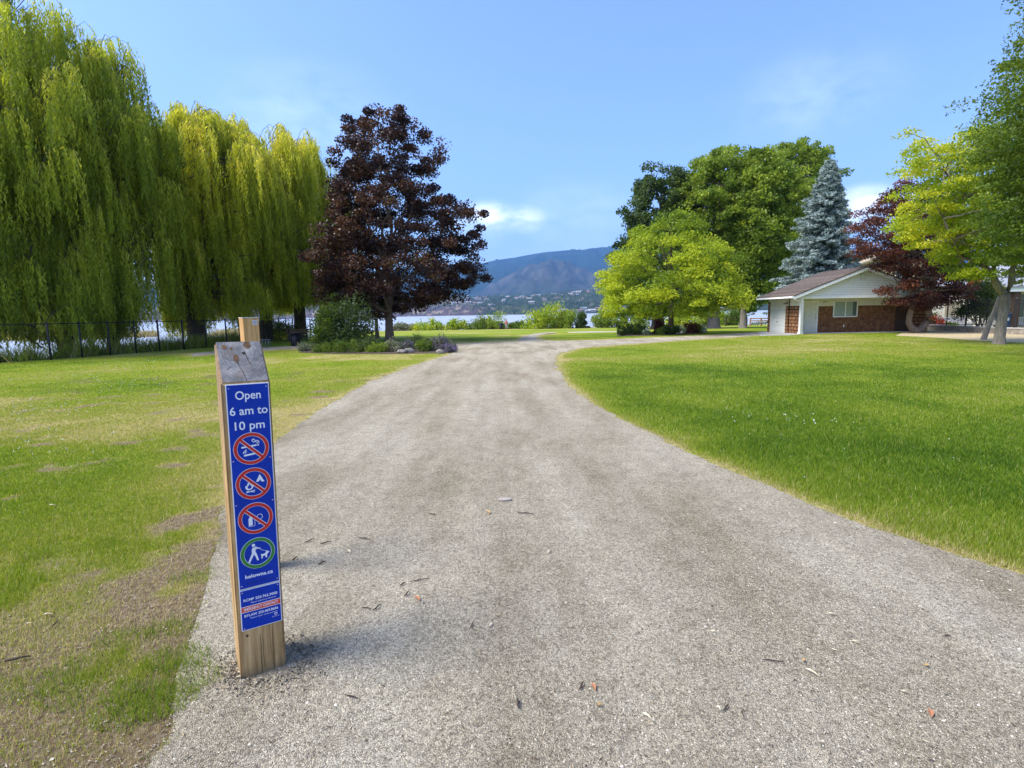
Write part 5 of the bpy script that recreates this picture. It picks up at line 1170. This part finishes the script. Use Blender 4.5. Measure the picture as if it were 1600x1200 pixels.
# the bed under the purple maple
x, y = sp(532, 545); shrub('leafy_shrub', 'large dense green shrub at the left foot of the purple maple', x, y+1.0, 1.75, 1.5, 2.9, M_dkgreen, 11000, .13, .07, 201, vb=.1, lump=.35)
x, y = sp(505, 546); shrub('leafy_shrub', 'bright green upright shrub on the left side of the dense dark shrub', x, y+.7, .85, .8, 2.5, M_bright, 4500, .12, .06, 202)
specs = [(476, 549, .55, .5, .45, M_pale, 'thin straw coloured plant at the left end of the flower bed'), (498, 551, .5, .45, .4, M_bright, 'low green plant near the left end of the flower bed'), (520, 551, .6, .5, .55, M_bright, 'bright green leafy plant in front of the large shrub'), (545, 551.5, .7, .5, .6, M_bright, 'spreading lime green plant, middle left of the flower bed'), (570, 550, .65, .5, .65, M_dkgreen, 'dark green arching plant below the maple trunk, on its left'), (592, 551, .6, .5, .5, M_green, 'grey green mound left of the maple trunk foot'), (612, 550.5, .65, .5, .55, M_pale, 'pale seeding plant directly before the maple trunk'), (633, 550, .55, .5, .5, M_lav, 'mauve tinged plant right of the maple trunk'), (648, 546, .62, .6, 1.0, M_dkgreen, 'round dark green mound, tallest plant right of the maple trunk'), (663, 550, .5, .45, .55, M_bright, 'fresh green plant between the dark mound and the lavender'), (675, 548, .5, .45, .65, M_pale, 'pale flowering plant beside the lavender'), (692, 549, .60, .5, .75, M_lav, 'purple lavender clump at the right tip of the flower bed'), (702, 551.5, .35, .3, .4, M_lav, 'small lavender tuft on the gravel at the bed corner')]
for i, (a, b_, rx, ry, h, mm_, lab_) in enumerate(specs):
    x, y = sp(a, b_); shrub('flower_plant', lab_, x, y+.3, rx, ry, h, mm_, 1500, .11, .028, 210+i, 'plant', up=1.0, stems=4, bark='dark')
m = MB()
M_bed = mat('bed_soil', (.09, .065, .045), .95, bump=.8, bscale=30, var=.4, vscale=20)
tag(sheet('bed_soil', jag([sp(462, 551), sp(520, 553.5), sp(600, 553.5), sp(660, 553), sp(706, 551.8), sp(710, 546.5), sp(650, 545.2), sp(560, 545.2), sp(480, 547)], .25, .1), .013, M_bed), kind='structure')
M_rock = mat('bed_rock', (.14, .12, .10), .9, bump=.8, bscale=10, col2=(.30, .26, .22), vscale=6)
for (a, b_, s_, lab_) in [(562, 549, .32, 'grey rock among the plants left of the maple trunk'), (640, 551, .24, 'pale grey boulder at the bed edge right of the maple trunk'), (628, 552, .22, 'small rounded rock touching the pale grey boulder'), (688, 552.5, .20, 'little stone beside the lavender clump')]:
    x, y = sp(a, b_); m = MB(); bmesh.ops.create_icosphere(m.bm, subdivisions=2, radius=s_)
    for v_ in m.bm.verts: v_.co *= random.uniform(.82, 1.12); v_.co.z = v_.co.z*.62+s_*.3
    o = m.build('rock', M_rock); o.location = (x, y-.05, 0); tag(o, lab_, 'rock')
# bed under the locust
tag(sheet('bed_soil', jag([sp(964, 525.6), sp(1010, 524.9), sp(1060, 522.8), sp(1104, 521.2), sp(1104, 518.8), sp(1060, 519.2), sp(1010, 520.4), sp(964, 523)], .3, .12), .013, M_bed), kind='structure')
for i, (a, b_, rx, h, mm_, lab_) in enumerate([(972, 524.8, .36, .75, M_dkgreen, 'small upright dark shrub at the left end of the bed under the locust'), (992, 523.5, .85, 1.05, M_dkgreen, 'largest round dark shrub, left of the locust trunk'), (1007, 522.8, .45, .6, M_dkgreen, 'low dark shrub just right of the largest round one'), (1010, 523.4, .3, .45, M_flow, 'white flowering tuft left of the locust trunk'), (1031, 521.8, .62, 1.05, M_redmaple, 'reddish twiggy shrub left of the locust trunk'), (1035, 523, .42, .55, M_green, 'pale green tuft before the reddish shrub'), (1049, 522.3, .62, .7, M_dkgreen, 'dark shrub hiding the foot of the locust trunk'), (1062, 521.4, .45, .7, M_flow, 'white flowering shrub right of the locust trunk'), (1075, 521, .85, 1.15, M_redmaple, 'wide red green shrub near the right end of the locust bed'), (1089, 520.6, .5, .7, M_green, 'green mound at the right end of the locust bed'), (1098, 520.3, .38, .65, M_flow, 'last pale flowering shrub at the right end of the locust bed')]):
    x, y = sp(a, b_); shrub('bed_shrub', lab_, x, y+.2, rx, rx*.8, h, mm_, 1500, .12, .07, 240+i, vb=0)
# bushes by the beach fence
def spf(px_, D_): return at(px_, 500, D_)[0], D_
for i, (a, D_, rx, h, mm_, lab_) in enumerate([(626, 105, 2.0, 1.6, M_pale, 'straw green bush by the beach fence, nearest the maple trunk'), (640, 106, 1.6, 1.4, M_pale, 'thin pale bush by the beach fence, second from the maple trunk'), (668, 105, 3.4, 2.2, M_lime, 'broad yellow green bush against the beach fence'), (710, 105, 2.4, 2.3, M_lime, 'rounded lime bush standing alone at the beach fence'), (752, 104, 3.6, 2.4, M_bright, 'long green bush at the beach fence left of the path gap'), (773, 103, 3.0, 2.8, M_green, 'darker bush ending the hedge beside the person'), (812, 104, 3.2, 1.3, M_bright, 'low spreading bush right of the person'), (842, 94, 3.0, 3.6, M_lime, 'yellow green bush at the left of the tall shoreline thicket'), (862, 94, 3.4, 5.6, M_lime, 'tallest yellow green bush of the shoreline thicket'), (882, 93, 2.8, 4.0, M_green, 'grey green bush at the right of the shoreline thicket'), (909, 92, 1.1, 2.6, M_dkgreen, 'small dark upright bush alone by the beach fence'), (948, 92, 2.6, 3.6, M_green, 'bush below the left skirt of the locust'), (973, 93, 1.2, 2.0, M_green, 'little grey green bush between two bigger ones by the shore'), (997, 92, 2.6, 3.9, M_green, 'rounded green bush left of the shaded dark trunk'), (1064, 90, 3.0, 3.4, M_lime, 'clipped looking lime bush right of the locust trunk'), (1103, 92, 2.4, 3.2, M_green, 'green bush left of the flared pale trunk'), (1128, 98, 2.8, 2.4, M_lime, 'yellow grass clump right of the flared pale trunk'), (1145, 95, 2.6, 3.4, M_bright, 'green bush left of the slim leaning trunk')]):
    x, y = spf(a, D_); shrub('shore_bush', lab_, x, y, rx, rx*.8, h, mm_, 2600, .34, .2, 270+i, 'bush', 'bushes along the beach fence', vb=.1, lump=.4)
x, y = spf(427, 39); shrub('leafy_shrub', 'light green feathery shrub in front of the willow trunks', x, y, 1.9, 1.3, 1.6, M_bright, 5000, .15, .05, 203, base=.4)
x, y = spf(340, 60); 
# behind the railing on the right
x, y = spf(1524, 33.5); x = max(x, 28.9); shrub('garden_tree', 'small dark bushy tree behind the black railing', x, y, 1.35, 1.2, 3.5, M_dkgreen, 8000, .13, .07, 205, 'small tree', base=1.0, stems=9, vb=.05)
x, y = spf(1462, 38.0); shrub('garden_plant', 'leafy green plant with red flowers behind the railing, right of the maple trunk', x, y, .8, .7, 1.3, M_redf, 2500, .12, .06, 206, 'plant', vb=-.2)
x, y = spf(1490, 37.0); shrub('garden_plant', 'low green plant before the patio sofa', x, y, .5, .5, .6, M_green, 900, .12, .06, 207, 'plant')
x, y = spf(1510, 35.5); hb = empty('hanging_basket', (x, y, 0), 0, 'hanging basket of red flowers among the lime leaves', 'flower basket')
m = MB(); m.tube([(0, 0, 0), (0, 0, 3.6), (.15, 0, 3.75), (.3, 0, 3.7)], .025, 6); m.tube([(.3, 0, 3.7), (.3, 0, 3.1)], .006, 4); m.build('hook', M_black, hb)
m = MB(); m.tube([(.3, 0, 2.75), (.3, 0, 2.85), (.3, 0, 3.05)], [.08, .18, .22], 12); m.build('basket', M_dkwood, hb)
rs = np.random.RandomState(9); C = np.array([.3, 0, 3.05])+rand_unit(1200, rs)*(rs.rand(1200)**.4*.38)[:, None]*np.array([1, 1, 1.2]); V, F = leaf_quads(C, .08, .06, rs)
np_mesh('flowers', V, F, M_redf, hb, fattr={'v': np.clip(rs.rand(1200)+.2, 0, 1)})
# rank growth along the bank below the left fence
def bank_growth():
    rs = np.random.RandomState(12); ys = rs.uniform(14, 48, 34000); xs_ = np.interp(ys, GEO_SHORE_Y, GEO_SHORE_X)+rs.normal(size=len(ys))*.45-.1
    k = fbm(ys*.8, xs_*.8, 140, 3) > .42; xs_, ys = xs_[k], ys[k]
    blades('bank_grass', 'rank dry grass and weeds at the foot of the lakeside fence', (xs_, ys, rs.uniform(.15, .95, len(ys)), np.full(len(ys), .035), np.clip(rs.normal(.6, .25, len(ys)), 0, 1)), M_blade, 13, 'weeds')
bank_growth()
# reed bar out in the bay
rs = np.random.RandomState(15)
rx_ = rs.uniform(-150, -48, 30000); ry_ = 117+5*np.sin(rx_/13)+rs.normal(size=len(rx_))*2.4; k = fbm(rx_*.12, ry_*.2, 150, 3) > .36; rx_, ry_ = rx_[k], ry_[k]; n = len(rx_)
a = rs.rand(n)*6.28; w_ = .10; h_ = rs.uniform(.6, 1.7, n); z_ = np.full(n, -2.05)
V = np.stack([np.stack([rx_-np.cos(a)*w_, ry_-np.sin(a)*w_, z_], 1), np.stack([rx_+np.cos(a)*w_, ry_+np.sin(a)*w_, z_], 1), np.stack([rx_+rs.normal(size=n)*.2, ry_+rs.normal(size=n)*.2, z_+h_], 1)], 1).reshape(-1, 3)
tag(np_mesh('reeds', V, np.arange(3*n).reshape(n, 3), leaf_mat('reed', [(0, (.16, .17, .05)), (.5, (.40, .34, .16)), (1, (.62, .50, .28))], .3), fattr={'v': np.clip(rs.rand(n)*.8+.2, 0, 1)}), 'strip of pale golden reeds standing in the bay behind the willows', 'reeds', kind='stuff')

# wooden rail fence by the beach, right, with bollard posts
M_or = mat('orange_timber', (.50, .24, .09), .7, var=.2, vscale=5)
x0_, y0_ = spf(1172, 76); wf = empty('wooden_railing', (x0_, y0_, zl(x0_, y0_)), -.02, 'orange brown timber railing on the beach left of the shed', 'fence')
for i in range(5): m = MB(); m.box(i*1.5, i*1.5+.16, 0, .16, -.3, 1.15); m.build('post', M_or, wf)
for z_ in (.35, .68, 1.0): m = MB(); m.box(0, 6.2, -.05, -.001, z_, z_+.14); m.build('rail', M_or, wf)
x0_, y0_ = spf(1134, 84); g_ = empty('beach_gate', (x0_, y0_, zl(x0_, y0_)), 0, 'dark post and rail frame behind the slim leaning trunk', 'fence')
for xx in (0, 3.2): m = MB(); m.box(xx, xx+.16, 0, .16, -.3, 1.35); m.build('post', M_dkwood, g_)
m = MB(); m.box(.16, 3.2, .04, .10, 1.15, 1.25); m.build('rail', M_dkwood, g_)
# white notice board and the bin near the path end, and the person
x0_, y0_ = spf(838.5, 98); sg = empty('notice_board', (x0_, y0_, zl(x0_, y0_)), 0, 'small white notice board at the left of the shoreline thicket', 'sign')
m = MB(); m.box(-.5, .5, 0, .04, .9, 1.45); m.build('panel', M_paint, sg)
for xx in (-.4, .34): m = MB(); m.box(xx, xx+.06, .041, .09, -.2, 1.45); m.build('post', M_dkwood, sg)
x0_, y0_ = spf(782.5, 99); o_ = empty('litter_bin', (x0_, y0_, zl(x0_, y0_)), 0, 'dark litter bin standing beside the distant person', 'bin')
m = MB(); m.tube([(0, 0, 0), (0, 0, .95)], [.30, .36], 14); m.build('body', M_black, o_); m = MB(); m.tube([(0, 0, .951), (0, 0, 1.05), (0, 0, 1.18)], [.42, .42, .2], 14); m.build('lid', M_black, o_)

def person():
    x, y = spf(791, 96); z0 = zl(x, y)
    root = empty('person', (x, y, z0), math.radians(160), 'person in a dusty red top and grey trousers standing at the lakeshore', 'person')
    J = {'pelvis': (0, 0, .93, .125), 'waist': (0, 0, 1.08, .115), 'chest': (0, -.01, 1.30, .145), 'neckb': (0, 0, 1.45, .075), 'neck': (0, -.005, 1.51, .052), 'jaw': (0, -.03, 1.57, .070), 'head': (0, -.015, 1.65, .088), 'crown': (0, -.005, 1.715, .062), 'nose': (0, -.115, 1.625, .012)}
    E_ = [('pelvis', 'waist'), ('waist', 'chest'), ('chest', 'neckb'), ('neckb', 'neck'), ('neck', 'jaw'), ('jaw', 'head'), ('head', 'crown'), ('head', 'nose')]
    for s_, k in ((-1, 'l'), (1, 'r')):
        J[k+'sh'] = (s_*.175, 0, 1.41, .060); J[k+'el'] = (s_*.25, .03, 1.13, .042); J[k+'wr'] = (s_*.23, -.10, .90, .028); J[k+'pa'] = (s_*.22, -.13, .83, .030)
        for q in range(4): J[k+'f%d' % q] = (s_*(.20+.012*q), -.150-.006*q, .745+.006*q, .009)
        J[k+'th'] = (s_*.19, -.17, .80, .010)
        J[k+'hip'] = (s_*.09, 0, .88, .092); J[k+'kn'] = (s_*.10, -.015, .48, .058); J[k+'an'] = (s_*.11, .02, .09, .038); J[k+'he'] = (s_*.11, .04, .04, .035); J[k+'to'] = (s_*.13, -.15, .03, .030)
        E_ += [('neckb', k+'sh'), (k+'sh', k+'el'), (k+'el', k+'wr'), (k+'wr', k+'pa'), (k+'pa', k+'th'), ('pelvis', k+'hip'), (k+'hip', k+'kn'), (k+'kn', k+'an'), (k+'an', k+'he'), (k+'an', k+'to')]+[(k+'pa', k+'f%d' % q) for q in range(4)]
    names = list(J); me = bpy.data.meshes.new('body'); me.from_pydata([J[n][:3] for n in names], [(names.index(a), names.index(b_)) for a, b_ in E_], [])
    o = link('body', me, root); o.modifiers.new('skin', 'SKIN'); sv = me.skin_vertices[0].data
    for i, n in enumerate(names): sv[i].radius = (J[n][3], J[n][3]); sv[i].use_root = (n == 'pelvis')
    ss = o.modifiers.new('sub', 'SUBSURF'); ss.levels = ss.render_levels = 1
    me.materials.append(mat('skin', (.50, .31, .22), .6))
    bpy.context.view_layer.update(); dg = bpy.context.evaluated_depsgraph_get(); nm_ = bpy.data.meshes.new_from_object(o.evaluated_get(dg)); o.modifiers.clear(); o.data = nm_
    m = MB(); m.tube([(0, 0, .90), (0, 0, .98), (0, 0, 1.10), (0, -.01, 1.30), (0, 0, 1.42), (0, 0, 1.475)], [.155, .15, .14, .168, .13, .075], 16)
    for s_ in (-1, 1): m.tube([(s_*.13, 0, 1.41), (s_*.19, 0, 1.40), (s_*.225, .02, 1.24), (s_*.25, .03, 1.13)], [.08, .078, .064, .055], 10)
    m.build('shirt', mat('shirt_red', (.50, .16, .14), .85), root)
    m = MB()
    for s_ in (-1, 1): m.tube([(s_*.05, 0, .98), (s_*.085, 0, .86), (s_*.10, -.015, .48), (s_*.11, .015, .10)], [.10, .112, .078, .062], 12)
    m.build('trousers', mat('trousers_grey', (.32, .30, .32), .9), root)
    for s_ in (-1, 1): m = MB(); m.tube([(s_*.11, .06, .05), (s_*.115, 0, .055), (s_*.135, -.17, .035)], [.045, .052, .036], 8); m.build('shoe', M_black, root)
    m = MB(); bmesh.ops.create_uvsphere(m.bm, u_segments=14, v_segments=9, radius=.105)
    for v_ in m.bm.verts: v_.co = Vector((v_.co.x*.93, v_.co.y*1.0+.012, v_.co.z+1.68)) if v_.co.z > -.02 or v_.co.y > .03 else Vector((v_.co.x*.85, abs(v_.co.y)*.5+.04, max(-.08, v_.co.z)+1.68))
    m.build('hair', mat('hair_brown', (.07, .04, .025), .8), root)
    for s_ in (-1, 1):
        m = MB(); bmesh.ops.create_uvsphere(m.bm, u_segments=8, v_segments=6, radius=.011); e_ = m.build('eye', M_black, root); e_.location = (s_*.032, -.095, 1.645)
    m = MB(); m.box(-.025, .025, -.099, -.092, 1.585, 1.594); m.build('mouth', mat('lips', (.35, .12, .1), .6), root)
person()

# ------------------------------------------------------------------ haze over the lake
hz = bpy.data.materials.new('haze'); hz.use_nodes = True; t = hz.node_tree; t.nodes.clear()
out = N(t, 'ShaderNodeOutputMaterial'); pv = N(t, 'ShaderNodeVolumePrincipled'); pv.inputs['Density'].default_value = 9e-5; pv.inputs['Color'].default_value = (.24, .54, 1, 1); pv.inputs['Anisotropy'].default_value = .2
t.links.new(pv.outputs[0], out.inputs['Volume'])
m = MB(); m.box(-17500, 24000, -300, 11900, -10, 1650); o = m.build('haze', hz); tag(o, 'blue summer haze lying over the lake and hills', 'haze', kind='stuff')
